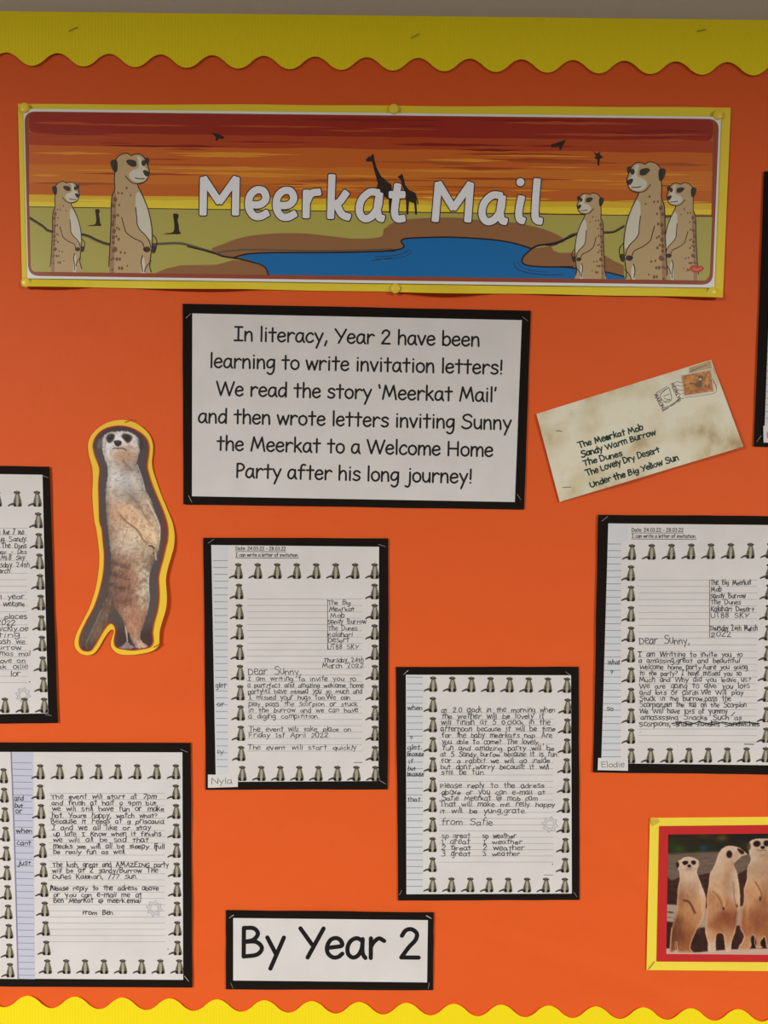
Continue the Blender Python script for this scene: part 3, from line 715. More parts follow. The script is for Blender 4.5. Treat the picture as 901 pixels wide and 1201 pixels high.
i.stroke(cD((430,560),(520,545),(560,540)), 2.0)
i.stroke(cB((130,700),(200,690),(300,686),(500,690),(700,690),(901,684)), 2.0, sm=4)
ban.part('printed_ridge', i.geo(MM(6.54)), GRY, sl)
i = Ink()
i.stroke([(34.5,242.5),(836,254)], .9)
i.stroke(cA((95,545),(150,580),(190,605),(330,618),(390,643),(440,660),(520,666),(600,661)), 1.8, sm=4)
i.stroke(cB((0,672),(100,697),(160,717),(215,725),(280,740),(320,751),(345,769),(356,797)), 1.7, sm=4)
i.stroke(cB((205,720),(260,706),(350,700),(500,699),(700,698),(901,692))+cC((60,691),(110,684),(128,670),(115,650),(140,637),(250,632),(350,632),(450,637),(540,645),(620,660),(690,682)), 1.9, sm=4)
i.stroke(cC((690,682),(655,715),(648,740),(670,755),(750,762),(870,762))+cD((60,762),(120,767),(255,783),(345,804)), 1.8, sm=4)
i.stroke(cD((0,667),(40,665),(90,640),(130,620),(255,613),(300,610),(345,586)), 1.5, sm=4)
i.stroke(cC((690,682),(720,668),(800,655),(880,622)), 2.3, sm=4)
i.stroke(cC((0,718),(60,715),(120,705),(150,685)), .7, sm=4); i.stroke(cC((0,728),(80,726),(140,712),(160,690)), .5, sm=4)
i.stroke(cC((610,740),(620,765),(660,785),(750,797),(830,795)), .7, sm=4); i.stroke(cC((625,735),(640,760),(690,778),(760,785)), .5, sm=4)
i.stroke(cB((810,735),(901,722)), .7)
ban.part('printed_outlines', i.geo(MM(6.55)), DK, sl)
SIL = bm('silhouette', (36,24,16))
def bpart(name, ink, off, m): return ban.part(name, ink.geo(MM(off)), m, sl)
bpart('printed_giraffe', Ink().poly(cB((784,291),(798,276),(806,276),(815,264),(821,272),(822,285),(832,322),(852,362),(880,385),(901,400))+cC((30,378),(72,400),(76,440),(70,525),(62,525),(60,465),(30,445),(0,440))+cB((870,440),(850,440),(828,430),(838,395),(822,335),(812,298),(790,298))), 6.57, SIL)
bpart('printed_giraffe', Ink().poly(cC((98,368),(112,357),(118,352),(124,362),(133,402),(150,424),(178,436),(192,480),(188,492),(182,460),(185,532),(177,532),(172,482),(150,474),(146,532),(138,532),(136,470),(126,420),(112,376))), 6.57, SIL)
bpart('printed_bird', Ink().poly(cB((105,170),(135,176),(162,190),(158,200),(138,197),(130,208),(122,204),(125,192))), 6.57, SIL)
bpart('printed_bird', Ink().poly(cC((774,224),(800,216),(822,208),(842,202),(832,222),(825,232),(820,248),(812,244),(812,234),(778,236))), 6.57, SIL)
bpart('printed_bird', Ink().poly(cD((208,250),(222,262),(228,262),(244,252),(238,265),(254,280),(240,286),(236,316),(230,318),(227,288),(214,282),(222,274))), 6.57, SIL)
for (ox, oy, s) in ((390, 508, 1.0), (735, 528, 1.22)):
    q = [(-7,0),(6,0),(12,6),(10,16),(8,22),(12,42),(14,62),(20,70),(14,74),(-2,74),(-44,74),(-30,70),(-8,66),(-4,45),(-6,22),(-8,10)]
    bpart('printed_lookout', Ink().poly(cA(*[(ox+x*s, oy+y*s) for x, y in q]), 2), 6.57, SIL)

# cartoon animals: one drawing, five prints
BODY = [(468,345),(466,380),(468,420),(456,450),(452,500),(452,540),(449,620),(445,700),(442,760),(445,860),(630,860),(628,785),(622,760),(628,700),(634,640),(630,580),(618,520),(600,470),(582,430),(568,400),(590,393),(608,380),(616,360),(620,340),(612,315),(600,285),(590,272),(575,265),(555,266),(540,272),(528,264),(512,262),(490,270),(475,285),(470,300)]
def cartoon(k, ox, oy, s, mir, z0):
    T = lambda pts: [(ox+((-1 if mir else 1)*(x-468)*s)/SK, oy+(y-262)*s/SK) for x, y in pts]
    b = lambda p: bottom(p)
    par = bpart('printed_animal', Ink().poly(T(BODY), 3, b), z0, bm('fur_tan', (162,128,84)))
    def sub(nm, polys, col, off, sm=3):
        i = Ink()
        for p in polys: i.poly(T(p), sm, b)
        bpart(nm, i, off, bm(nm, col))
    sub('pale_fur', [[(560,455),(575,432),(600,475),(618,530),(628,590),(629,640),(618,640),(590,612),(568,585),(562,540)], [(566,275),(584,280),(588,300),(600,325),(616,345),(606,376),(575,389),(545,381),(530,356),(548,336),(572,326),(572,300)], [(592,720),(600,735),(600,800),(592,850),(582,850),(584,760)]], (180,162,132), z0+.012)
    sub('shade_fur', [[(468,420),(475,480),(470,600),(466,700),(462,860),(446,860),(444,760),(450,620),(452,500),(457,450)]], (136,100,66), z0+.012)
    sub('dark_fur', [[(448,300),(460,290),(478,295),(481,320),(478,342),(468,346),(455,330)], [(602,283),(618,284),(619,300),(611,314)], [(518,295),(530,289),(548,291),(562,298),(563,318),(550,322),(535,318),(522,305)], [(585,300),(592,293),(602,294),(606,305),(598,318),(588,315)],
        [(592,340),(600,335),(612,340),(621,346),(618,358),(606,364),(596,352)], [(592,682),(604,674),(618,674),(626,688),(612,698),(598,694)], [(634,668),(648,668),(646,694),(634,700),(630,684)]], (52,40,32), z0+.018, 2)
    i = Ink()
    for (x, y, r) in [(520,415,5),(483,437,5),(500,438,5),(538,447,4),(487,490,5),(470,465,9),(462,492,8),(482,535,6),(466,540,9),(460,575,8),(478,590,5),(487,596,5),(465,605,9),(462,632,8),(485,640,6),(475,628,5),(462,655,7),(470,685,10),(494,698,5),(512,701,5),(462,690,8),(462,725,6),(477,728,7),(490,728,6),(452,730,5),(488,768,6),(500,770,6),(523,758,4),(462,560,5),(500,765,5),(458,775,5)]:
        i.poly([(q[0], q[1]) for q in T([(x+r*math.cos(t), y+1.25*r*math.sin(t)) for t in np.arange(6)*math.pi/3+r])], 0, b)
    bpart('printed_spots', i, z0+.02, bm('spot_brown', (104,66,38)))
    i = Ink(); w = 1.15*max(.85, s)
    body = smooth_pts(T(BODY), 3, True); i.stroke(body, w, closed=True, clip=b)
    for p in ([(560,500),(565,545),(567,575),(580,600),(605,625),(620,650),(626,675)], [(498,545),(508,580),(518,610),(550,635),(585,652),(595,670),(600,690)], [(632,618),(650,638),(653,660),(645,695),(634,700)],
              [(558,370),(575,374),(598,374)], [(515,362),(530,380),(545,392),(568,396),(592,391)], [(590,712),(584,740),(590,785),(590,850)], [(628,735),(605,765),(598,790)]):
        i.stroke(T(p), w*.95, sm=4, clip=b)
    bpart('printed_contour', i, z0+.026, DK)
cartoon(0, 10+468/SK, 110+262/SK, 1.0, False, 6.58)
cartoon(1, 10+205/SK, 110+386/SK, .705, False, 6.58)
cartoon(2, 640+252/SK*1.0-2.2, 110+437/SK, .69, True, 6.58)
cartoon(4, 640+650/SK, 110+391/SK, .76, True, 6.58)
cartoon(3, 640+510/SK, 110+300/SK, 1.0, True, 6.61)
# small red logo blob with tiny pale mark
bpart('printed_emblem', Ink().poly(cD((636,762),(650,754),(668,758),(682,756),(698,766),(690,780),(672,788),(650,786),(640,776)), 3), 6.63, bm('emblem_red', (165,60,35)))
bpart('printed_emblem_mark', Ink().stroke(cD((650,770),(662,774),(676,772),(686,768)), .8, sm=3), 6.65, bm('emblem_pale', (190,130,100)))
# title
title = [
 ('l', cB((68,530),(71,372))), ('l', cB((71,372),(140,476),(214,372))), ('l', cB((214,372),(211,530))),
 ('s', cB((270,488),(320,487),(345,462),(334,428),(302,424),(274,452),(270,500),(290,535),(320,540),(352,524))),
 ('s', cB((392,491),(442,490),(467,465),(456,431),(424,427),(396,455),(392,503),(412,538),(442,543),(474,527))),
 ('l', cB((524,428),(522,542))), ('s', cB((524,478),(545,440),(582,432))),
 ('l', cB((636,360),(630,545))), ('s', cB((700,434),(670,475),(640,488))), ('s', cB((655,485),(680,530),(712,544))),
 ('s', cB((842,436),(802,434),(765,470),(757,520),(778,549),(810,540),(838,500),(846,440))), ('s', cB((846,440),(836,500),(843,542),(862,550))),
 ('s', cC((100,400),(95,440),(86,520),(98,550),(128,548))), ('l', cC((66,444),(128,444))),
 ('l', cC((265,558),(279,394))), ('l', cC((279,394),(345,504),(420,396))), ('l', cC((420,396),(408,560))),
 ('s', cC((557,449),(517,447),(480,483),(472,533),(493,562),(525,553),(553,513),(561,453))), ('s', cC((561,453),(551,513),(558,555),(577,563))),
 ('s', cC((645,454),(634,510),(636,550),(655,560))), ('l', cC((640,389),(640.5,389))),
 ('s', cC((714,378),(707,470),(705,540),(715,558),(732,561)))]
counts = [3, 1, 1, 2, 3, 2, 2, 3, 2, 2, 1]; q = 0
for n in counts:
    io, iw = Ink(), Ink()
    for kind, p in title[q:q+n]:
        dot = len(p) == 2 and abs(p[0][0]-p[1][0]) < .5 and abs(p[0][1]-p[1][1]) < .5
        w = 9.4 if dot else 8.5; sm = 7 if kind == 's' else 0
        io.stroke(p, w+2.3, sm=sm, nd=16, cap=1 if dot else .55); iw.stroke(p, w, sm=sm, nd=16, cap=1 if dot else .4)
    bpart('title_outline', io, 6.67, DK); bpart('title_letter', iw, 6.71, bm('title_white', (196,182,168)))
    q += n
for x, y, l in ((29,126.5,'yellow drawing pin at the top left corner of the banner'), (462,128,'yellow drawing pin at the middle of the banner top edge'), (842.5,134.5,'yellow drawing pin at the top right corner of the banner'),
                (30.5,331.5,'yellow drawing pin at the bottom left corner of the banner'), (464,338.5,'yellow drawing pin at the middle of the banner bottom edge'), (835.5,342.5,'yellow drawing pin at the bottom right corner of the banner')):
    pushpin(x, y, l, 6.4 if y < 200 else 6.4)

# ------------------------------------------------------------------ photographic prints: colour fields on fine grids
def sd_poly(X, Y, pts):
    """signed distance, positive inside"""
    pts = np.array(pts, float); n = len(pts); d = np.full(X.shape, 1e9); ins = np.zeros(X.shape, bool)
    for i in range(n):
        a, b = pts[i], pts[(i+1) % n]; e = b-a; L2 = max(1e-9, e@e)
        t = np.clip(((X-a[0])*e[0]+(Y-a[1])*e[1])/L2, 0, 1)
        d = np.minimum(d, (X-a[0]-t*e[0])**2+(Y-a[1]-t*e[1])**2)
        c = (a[1] > Y) != (b[1] > Y)
        if abs(e[1]) > 1e-9: ins ^= c & (X < a[0]+(Y-a[1])*e[0]/e[1])
    d = np.sqrt(d); return np.where(ins, d, -d)
def d_line(X, Y, pts):
    d = np.full(X.shape, 1e9)
    for a, b in zip(pts[:-1], pts[1:]):
        a = np.array(a, float); e = np.array(b, float)-a; L2 = max(1e-9, e@e)
        t = np.clip(((X-a[0])*e[0]+(Y-a[1])*e[1])/L2, 0, 1); d = np.minimum(d, (X-a[0]-t*e[0])**2+(Y-a[1]-t*e[1])**2)
    return np.sqrt(d)
def vnoise(X, Y, sx, sy, seed=0):
    r = np.random.default_rng(seed); T = r.random((128, 128)); x = X/sx; y = Y/sy
    xi = np.floor(x).astype(int); yi = np.floor(y).astype(int); fx = x-xi; fy = y-yi; fx = fx*fx*(3-2*fx); fy = fy*fy*(3-2*fy)
    t = lambda a, b: T[a % 128, b % 128]
    return (t(xi, yi)*(1-fx)+t(xi+1, yi)*fx)*(1-fy)+(t(xi, yi+1)*(1-fx)+t(xi+1, yi+1)*fx)*fy-.5
class Paint:
    def __init__(s, X, Y, bg): s.X, s.Y = X, Y; s.C = np.zeros(X.shape+(3,))+np.array(bg, float)
    def mix(s, m, c): m = np.clip(m, 0, 1)[..., None]; s.C = s.C*(1-m)+np.asarray(c, float)*m
    def poly(s, pts, c, soft=4, a=1, fur=0, sm=3):
        if sm: pts = smooth_pts(pts, sm, True)
        d = sd_poly(s.X, s.Y, pts)
        if fur: d = d+fur*vnoise(s.X, s.Y, 7, 16, 3)*2
        m = np.clip(.5+d/soft, 0, 1)*a; s.mix(m, c); return m
    def blob(s, x, y, rx, ry, c, a=1, ang=0, soft=.5):
        t = math.radians(ang); u = (s.X-x)*math.cos(t)+(s.Y-y)*math.sin(t); v = -(s.X-x)*math.sin(t)+(s.Y-y)*math.cos(t)
        q = np.sqrt((u/rx)**2+(v/ry)**2); s.mix(np.clip((1-q)/soft+.5, 0, 1)*a if soft < 2 else np.exp(-q*q)*a, c)
    def line(s, pts, w, c, a=1, soft=3, sm=4):
        if sm: pts = smooth_pts(pts, sm)
        s.mix(np.clip((w/2-d_line(s.X, s.Y, pts))/soft+.5, 0, 1)*a, c)
    def field(s, mask, ctrl, sig):
        Wt = np.zeros(s.X.shape); Cc = np.zeros(s.C.shape)
        for x, y, c in ctrl:
            w = np.exp(-(((s.X-x)**2+(s.Y-y)**2)/(2*sig*sig)))+1e-7/(1+((s.X-x)**2+(s.Y-y)**2)/1e4); Wt += w; Cc += w[..., None]*np.array(c, float)
        m = mask[..., None]; s.C = s.C*(1-m)+(Cc/Wt[..., None])*m
def print_grid(th, name, x0, x1, y0, y1, step, painter, offf, keep=None, ref=WL, parent=None, coat=.2, quad=None):
    nx = int((x1-x0)/step)+1; ny = int((y1-y0)/step)+1
    if quad is not None:
        u, v = np.meshgrid(np.linspace(0, 1, nx), np.linspace(0, 1, ny)); c = np.array(quad, float)
        XY = (c[0]*(1-u)[..., None]+c[1]*u[..., None])*(1-v)[..., None]+(c[3]*(1-u)[..., None]+c[2]*u[..., None])*v[..., None]
        PX, PY = XY[..., 0], XY[..., 1]
    else: PX, PY = np.meshgrid(np.linspace(x0, x1, nx), np.linspace(y0, y1, ny))
    C = painter(PX, PY)
    col = np.clip(lin(np.clip(C, 0, 255))/lin(ref)*.80, .003, .92)
    pts = np.stack([PX.ravel(), PY.ravel()], 1); V = P(pts, offf(PX.ravel(), PY.ravel()))
    idx = np.arange(nx*ny).reshape(ny, nx)
    F = np.stack([idx[:-1, :-1], idx[1:, :-1], idx[1:, 1:], idx[:-1, 1:]], -1).reshape(-1, 4)
    if keep is not None:
        k = keep(PX, PY); kk = (k[:-1, :-1] & k[1:, :-1] & k[1:, 1:] & k[:-1, 1:]).ravel(); F = F[kk]
        used = np.unique(F); remap = -np.ones(nx*ny, int); remap[used] = np.arange(len(used)); F = remap[F]; V = V[used]; col = col.reshape(-1, 3)[used]
    else: col = col.reshape(-1, 3)
    me = bpy.data.meshes.new(name); V = V-th.origin
    me.vertices.add(len(V)); me.vertices.foreach_set('co', V.astype(np.float32).ravel())
    me.loops.add(F.size); me.loops.foreach_set('vertex_index', F.ravel().astype(np.int32))
    me.polygons.add(len(F)); me.polygons.foreach_set('loop_start', (np.arange(len(F))*4).astype(np.int32)); me.polygons.foreach_set('loop_total', np.full(len(F), 4, np.int32))
    me.update(calc_edges=True); me.validate()
    a = me.color_attributes.new('Col', 'FLOAT_COLOR', 'POINT'); a.data.foreach_set('color', np.hstack([col, np.ones((len(col), 1))]).astype(np.float32).ravel())
    me.polygons.foreach_set('use_smooth', [True]*len(me.polygons))
    me.materials.append(mat('glossy_photo_print', None, .45, coat, attr='Col'))
    o = bpy.data.objects.new(name, me); COL.objects.link(o); o.parent = parent or th.o
    return o

# ------------------------------------------------------------------ standing animal cutout
cut = Thing('animal_cutout', 'tall cut-out photo of a standing meerkat edged in yellow card', 'cutout', (143, 768))
SR = 6.436
R_ = lambda pts: [(80+x/SR, 480+y/SR) for x, y in pts]
OUT = [(150,290),(155,240),(180,190),(230,140),(300,100),(380,82),(450,85),(520,110),(580,155),(620,205),(640,270),(638,340),(632,400),(640,460),(665,540),(700,640),(745,750),(785,850),(800,920),(803,981),(795,1051),(775,1121),(752,1201),(738,1281),(742,1361),(745,1441),(735,1521),(710,1601),(692,1671),(688,1731),(685,1781),(650,1816),(600,1836),(500,1853),(400,1851),(350,1826),(325,1791),(324,1751),(345,1680),(335,1664),(310,1676),(270,1731),(230,1801),(190,1846),(140,1856),(90,1841),(55,1801),(48,1751),(65,1691),(110,1601),(160,1501),(195,1401),(215,1321),(232,1201),(235,1101),(225,991),(212,901),(200,850),(190,760),(183,640),(187,520),(180,430),(160,360)]
INN = [(190,280),(200,230),(235,180),(290,145),(370,128),(450,135),(520,165),(575,210),(603,270),(600,350),(590,420),(600,480),(625,560),(665,660),(708,760),(738,850),(748,921),(742,1001),(733,1031),(713,1121),(688,1211),(676,1281),(680,1351),(680,1431),(668,1521),(643,1611),(632,1681),(636,1751),(615,1791),(560,1806),(480,1816),(400,1806),(362,1791),(349,1751),(360,1671),(345,1626),(315,1613),(280,1641),(235,1711),(195,1781),(160,1821),(110,1816),(85,1771),(95,1701),(140,1601),(190,1511),(225,1421),(250,1331),(270,1221),(275,1101),(265,991),(256,901),(240,850),(235,720),(232,560),(240,470),(232,420),(205,350)]
def cut_lift(px, py):
    px = np.asarray(px, float); py = np.asarray(py, float)
    side = np.clip((px-140)/60, 0, 1); low = np.clip((py-560)/180, 0, 1)
    return MM(3.0+3.5*side*low+1.0*np.sin(py/34)*side)
def solid_outline(th, name, pts, liftf, m, extra=0, thick=.5):
    ps = smooth_pts(pts, 4, True)
    n0 = len(ps); arr = np.array(ps); x0, y0 = arr.min(0); x1, y1 = arr.max(0)
    gx, gy = np.meshgrid(np.arange(x0+3, x1, 5.0), np.arange(y0+3, y1, 5.0)); inside = sd_poly(gx, gy, ps) > 2.2
    allp = ps+list(zip(gx[inside], gy[inside]))
    vv, _, ff, *_ = delaunay_2d_cdt([Vector(p) for p in allp], [], [list(range(n0))], 1, 1e-5)
    i = Ink(); i.v = [tuple(p) for p in vv]; i.f = [tuple(q) for q in ff]; i.f = i.fixed(); v = np.array(i.v); o = liftf(v[:, 0], v[:, 1])+MM(extra)
    top = P(v, o); bot = P(v, o-MM(thick)); N = len(v)
    F = list(i.f)+[tuple(N+k for k in f[::-1]) for f in i.f]+[(k, (k+1) % n0, N+(k+1) % n0, N+k) for k in range(n0)]
    return th.part(name, (np.vstack([top, bot]), F), m)
solid_outline(cut, 'yellow_edging', R_(OUT), cut_lift, mat('golden_yellow_card', (.90,.60,.035), .55, bump=.08, bscale=80, spec=.3), 0)
RED = mat('red_card', A((178,34,32)), .6)
def grow(pts, d):
    n = len(pts); out = []
    for k in range(n):
        a, b = np.array(pts[k-1]), np.array(pts[(k+1) % n]); t = (b-a)/np.linalg.norm(b-a); out.append((pts[k][0]+t[1]*d, pts[k][1]-t[0]*d))
    return out
solid_outline(cut, 'red_edging', grow(R_(INN), .9), cut_lift, RED, 1.2, .25)
def paint_cut(PX, PY):
    X = (PX-80)*SR; Y = (PY-480)*SR
    p = Paint(X, Y, (84,72,68))
    p.mix(np.clip((330-Y)/200, 0, 1)*.8, (70,42,38)); p.mix(np.clip((Y-1000)/500, 0, 1)*.8, (92,80,72))
    p.mix(np.clip((Y-1600)/100, 0, 1)*np.clip((X-330)/60, 0, 1)*.6, (66,44,40)); p.mix(np.clip((X-(690-np.abs(Y-1000)*.02))/25, 0, 1)*.5*(Y > 700), (120,55,50))
    body = [(255,240),(270,200),(310,175),(390,166),(460,170),(508,200),(538,240),(543,290),(530,350),(515,405),(520,450),(550,520),(575,600),(625,680),(655,780),(690,860),(692,960),(690,1030),(668,1110),(650,1150),(622,1210),(608,1260),(612,1340),(605,1430),(600,1520),(575,1610),(548,1680),(548,1740),(602,1792),(510,1803),(470,1740),(450,1690),(448,1760),(505,1800),(380,1811),(440,1752),(432,1680),(420,1610),(385,1545),(350,1505),(325,1530),(255,1700),(185,1812),(112,1815),(118,1780),(185,1650),(250,1500),(290,1380),(310,1250),(325,1130),(312,1000),(300,900),(287,760),(285,600),(302,480),(285,400),(262,330)]
    d = sd_poly(X, Y, smooth_pts(body, 3, True))+9*vnoise(X, Y, 7, 18, 3)
    m = np.clip(.5+d/8, 0, 1)
    ctrl = [(400,180,(228,222,214)),(300,230,(206,198,190)),(280,290,(224,216,206)),(330,310,(214,204,192)),(400,330,(196,172,150)),(400,365,(184,140,104)),(470,345,(186,142,104)),(520,300,(214,200,186)),(500,220,(222,214,204)),(400,220,(218,210,204)),
            (330,430,(206,194,180)),(400,420,(190,176,164)),(450,430,(140,118,106)),(495,430,(188,174,160)),(340,520,(214,206,198)),(430,540,(196,190,182)),(520,520,(206,194,178)),(320,620,(198,178,158)),(400,640,(186,164,142)),(450,600,(160,150,138)),(540,600,(196,180,160)),(500,680,(150,132,116)),
            (600,700,(190,166,140)),(310,760,(176,146,122)),(370,800,(200,158,124)),(450,760,(216,176,140)),(520,850,(214,174,136)),(590,780,(188,160,132)),(650,860,(200,174,142)),(600,960,(216,180,140)),(670,980,(224,196,156)),(320,900,(172,140,116)),(400,920,(206,176,148)),(480,960,(214,192,162)),
            (340,1020,(178,152,130)),(440,1060,(196,172,148)),(560,1060,(184,162,134)),(640,1060,(186,160,128)),(640,1130,(120,98,78)),(350,1150,(146,116,96)),(420,1180,(150,112,88)),(500,1150,(176,140,112)),(560,1180,(190,168,140)),(590,1260,(206,190,162)),(340,1280,(126,98,80)),(420,1290,(140,100,78)),(500,1300,(160,116,90)),(575,1360,(210,194,168)),
            (320,1390,(118,92,78)),(400,1420,(140,102,82)),(480,1440,(152,108,84)),(560,1460,(182,148,118)),(590,1420,(206,188,160)),(300,1480,(120,96,80)),(400,1540,(166,128,102)),(480,1560,(170,124,96)),(560,1580,(172,130,102)),(500,1660,(176,130,98)),(530,1700,(186,140,106)),(545,1770,(212,180,156)),(440,1780,(150,130,128)),(420,1800,(176,160,158)),
            (260,1560,(126,104,86)),(220,1640,(128,104,84)),(180,1720,(112,90,74)),(140,1790,(96,76,66))]
    p.field(m, ctrl, 42)
    wx = X+10*vnoise(X, Y, 40, 60, 31); fur = 24*vnoise(wx+.3*Y, Y-.3*X, 6, 34, 11)+16*vnoise(wx-.25*Y, Y+.25*X, 5, 24, 12)+20*vnoise(wx, Y, 24, 44, 13)
    p.mix(np.clip((X-560)/160, 0, 1)*0, (0, 0, 0)); inner_d = np.clip(d/38, 0, 1); p.C *= (1-(1-inner_d)*.16*m)[..., None]
    amp = np.clip((Y-380)/500, .25, 1)
    p.C += (fur*amp*m)[..., None]
    # back bands
    band = np.sin((Y-.35*X)/13.5)*np.clip((Y-1080)/80, 0, 1)*np.clip((1440-Y)/80, 0, 1)*np.clip((470-X)/90, 0, 1)
    p.mix(np.clip(band+vnoise(X, Y, 20, 12, 5), 0, 1)*.55*m, (84,62,50))
    p.mix((np.clip(vnoise(X, Y, 26, 18, 9)*3, 0, 1))*.4*m*np.clip((Y-1100)/80, 0, 1)*np.clip((1550-Y)/80, 0, 1), (96,68,54))
    # ears, eyes, nose, mouth
    p.blob(240,262,20,38,(120,104,98),.8,8); p.blob(546,262,17,42,(66,54,50),.95,-12); p.blob(530,250,10,22,(150,134,122),.6)
    p.poly([(286,218),(302,192),(328,184),(350,194),(347,222),(328,246),(308,254),(294,240)], (60,42,36), 16); p.poly([(405,194),(430,184),(464,192),(484,214),(472,240),(450,254),(427,236),(408,214)], (60,42,36), 16)
    p.blob(322,212,16,14,(22,14,12)); p.blob(443,214,17,15,(22,14,12)); p.blob(318,206,5,4,(120,105,98),.8); p.blob(438,208,5,4,(120,105,98),.8)
    p.poly([(345,245),(360,235),(385,235),(404,246),(398,268),(378,280),(358,274)], (48,36,34), 8); p.blob(374,244,12,4,(110,98,94),.7)
    p.line([(375,278),(376,292)],5,(70,52,46),.8); p.line([(338,298),(356,292),(378,297),(405,293),(436,308)], 9, (96,72,62),.85,6); p.blob(378,350,50,22,(188,140,104),.6,soft=3)
    p.line([(290,372),(330,395),(400,388),(470,395),(515,378)],10,(190,150,116),.4,12)
    p.line([(415,395),(450,425),(480,465)], 12, (118,100,92), .6, 14)
    # arms and creases
    p.line([(455,640),(500,680),(540,735),(590,820),(640,880)], 12, (120,94,76), .45, 12)
    p.line([(395,800),(440,850),(490,885),(535,930),(570,990),(600,1010)], 12, (128,92,66), .75, 10)
    p.line([(430,745),(480,735),(540,800),(590,870),(620,930)], 16, (226,190,152), .5, 16)
    p.line([(600,690),(650,790),(690,880),(692,980)], 9, (228,214,190), .7, 8); p.line([(520,420),(556,520),(580,610)], 9, (222,212,196), .7, 9)
    p.line([(575,960),(610,1000),(640,1030)], 6, (150,112,80),.6,6)
    p.line([(612,1030),(640,1040),(655,1070),(645,1090)], 11, (56,40,34), .9, 7); p.line([(655,1060),(660,1110),(665,1135)],12,(214,186,160),.7,8)
    p.line([(600,1000),(560,1100),(575,1180),(600,1210)], 12, (146,118,92), .5, 14); p.line([(612,1230),(604,1330),(612,1420),(600,1500)], 9, (222,208,182), .6, 9)
    p.line([(430,1640),(440,1690),(448,1750)], 7, (206,194,184), .8, 6); p.line([(455,1690),(470,1740),(495,1780)],12,(70,50,46),.8,8)
    p.line([(255,1510),(190,1650),(125,1785)], 8, (160,142,130), .5, 8)
    p.C += (7*vnoise(X+.5*Y, Y-.5*X, 6, 6, 21))[..., None]; p.C = 255*(np.clip(p.C, 1, 255)/255)**1.12
    return p.C
inn_s = smooth_pts(R_(INN), 4, True)
print_grid(cut, 'animal_photo', 82, 199, 496, 766, .42, paint_cut, lambda x, y: cut_lift(x, y)+MM(1.4), keep=lambda X, Y: sd_poly(X, Y, inn_s) > 0, ref=(206,199,190))
staple(cut, 151.5, 493.5, 18, 10, 4.2); staple(cut, 184, 618+139, 30, 8, 6.8)

# ------------------------------------------------------------------ group photo, bottom right
gp = Thing('framed_photo', 'photo of upright meerkats on red and yellow card at the bottom right', 'photo print', (860, 1138))
gp.part('yellow_mount', quad_sheet([(762.3,959.8),(1003,957.5),(1000,1139.5),(758.3,1137.8)], 2.6, 30, 20, lambda u, v: -1.2*(.5+.5*nz(u*4, v*4, 1, 3)), .35), YEL)
ys = [quad_sheet([(763.5,959.2),(1003.5,957.3),(993,966.8),(773.5,968.6)], 3.3, 12, 1, lambda u, v: -.3*v, .3),
      quad_sheet([(762.5,966),(774.5,966.5),(771,1130),(758.5,1137.6)], 3.1, 1, 12, None, .3),
      quad_sheet([(770,1127.9),(993,1129),(1000.3,1139.8),(760.5,1137.6)], 3.4, 12, 1, lambda u, v: .5*math.sin(u*9)*v, .3)]
for s in ys: gp.part('yellow_strip', s, mat('yellow_card_strip', (.87,.70,.06), .55))
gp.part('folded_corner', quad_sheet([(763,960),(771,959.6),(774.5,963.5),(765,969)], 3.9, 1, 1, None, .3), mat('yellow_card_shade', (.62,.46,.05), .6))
rc = gp.part('red_mount', quad_sheet([(773.3,968.9),(993,966.5),(990,1129),(770.2,1127.7)], 3.75, 2, 2, None, .3), RED)
ST = 901/121
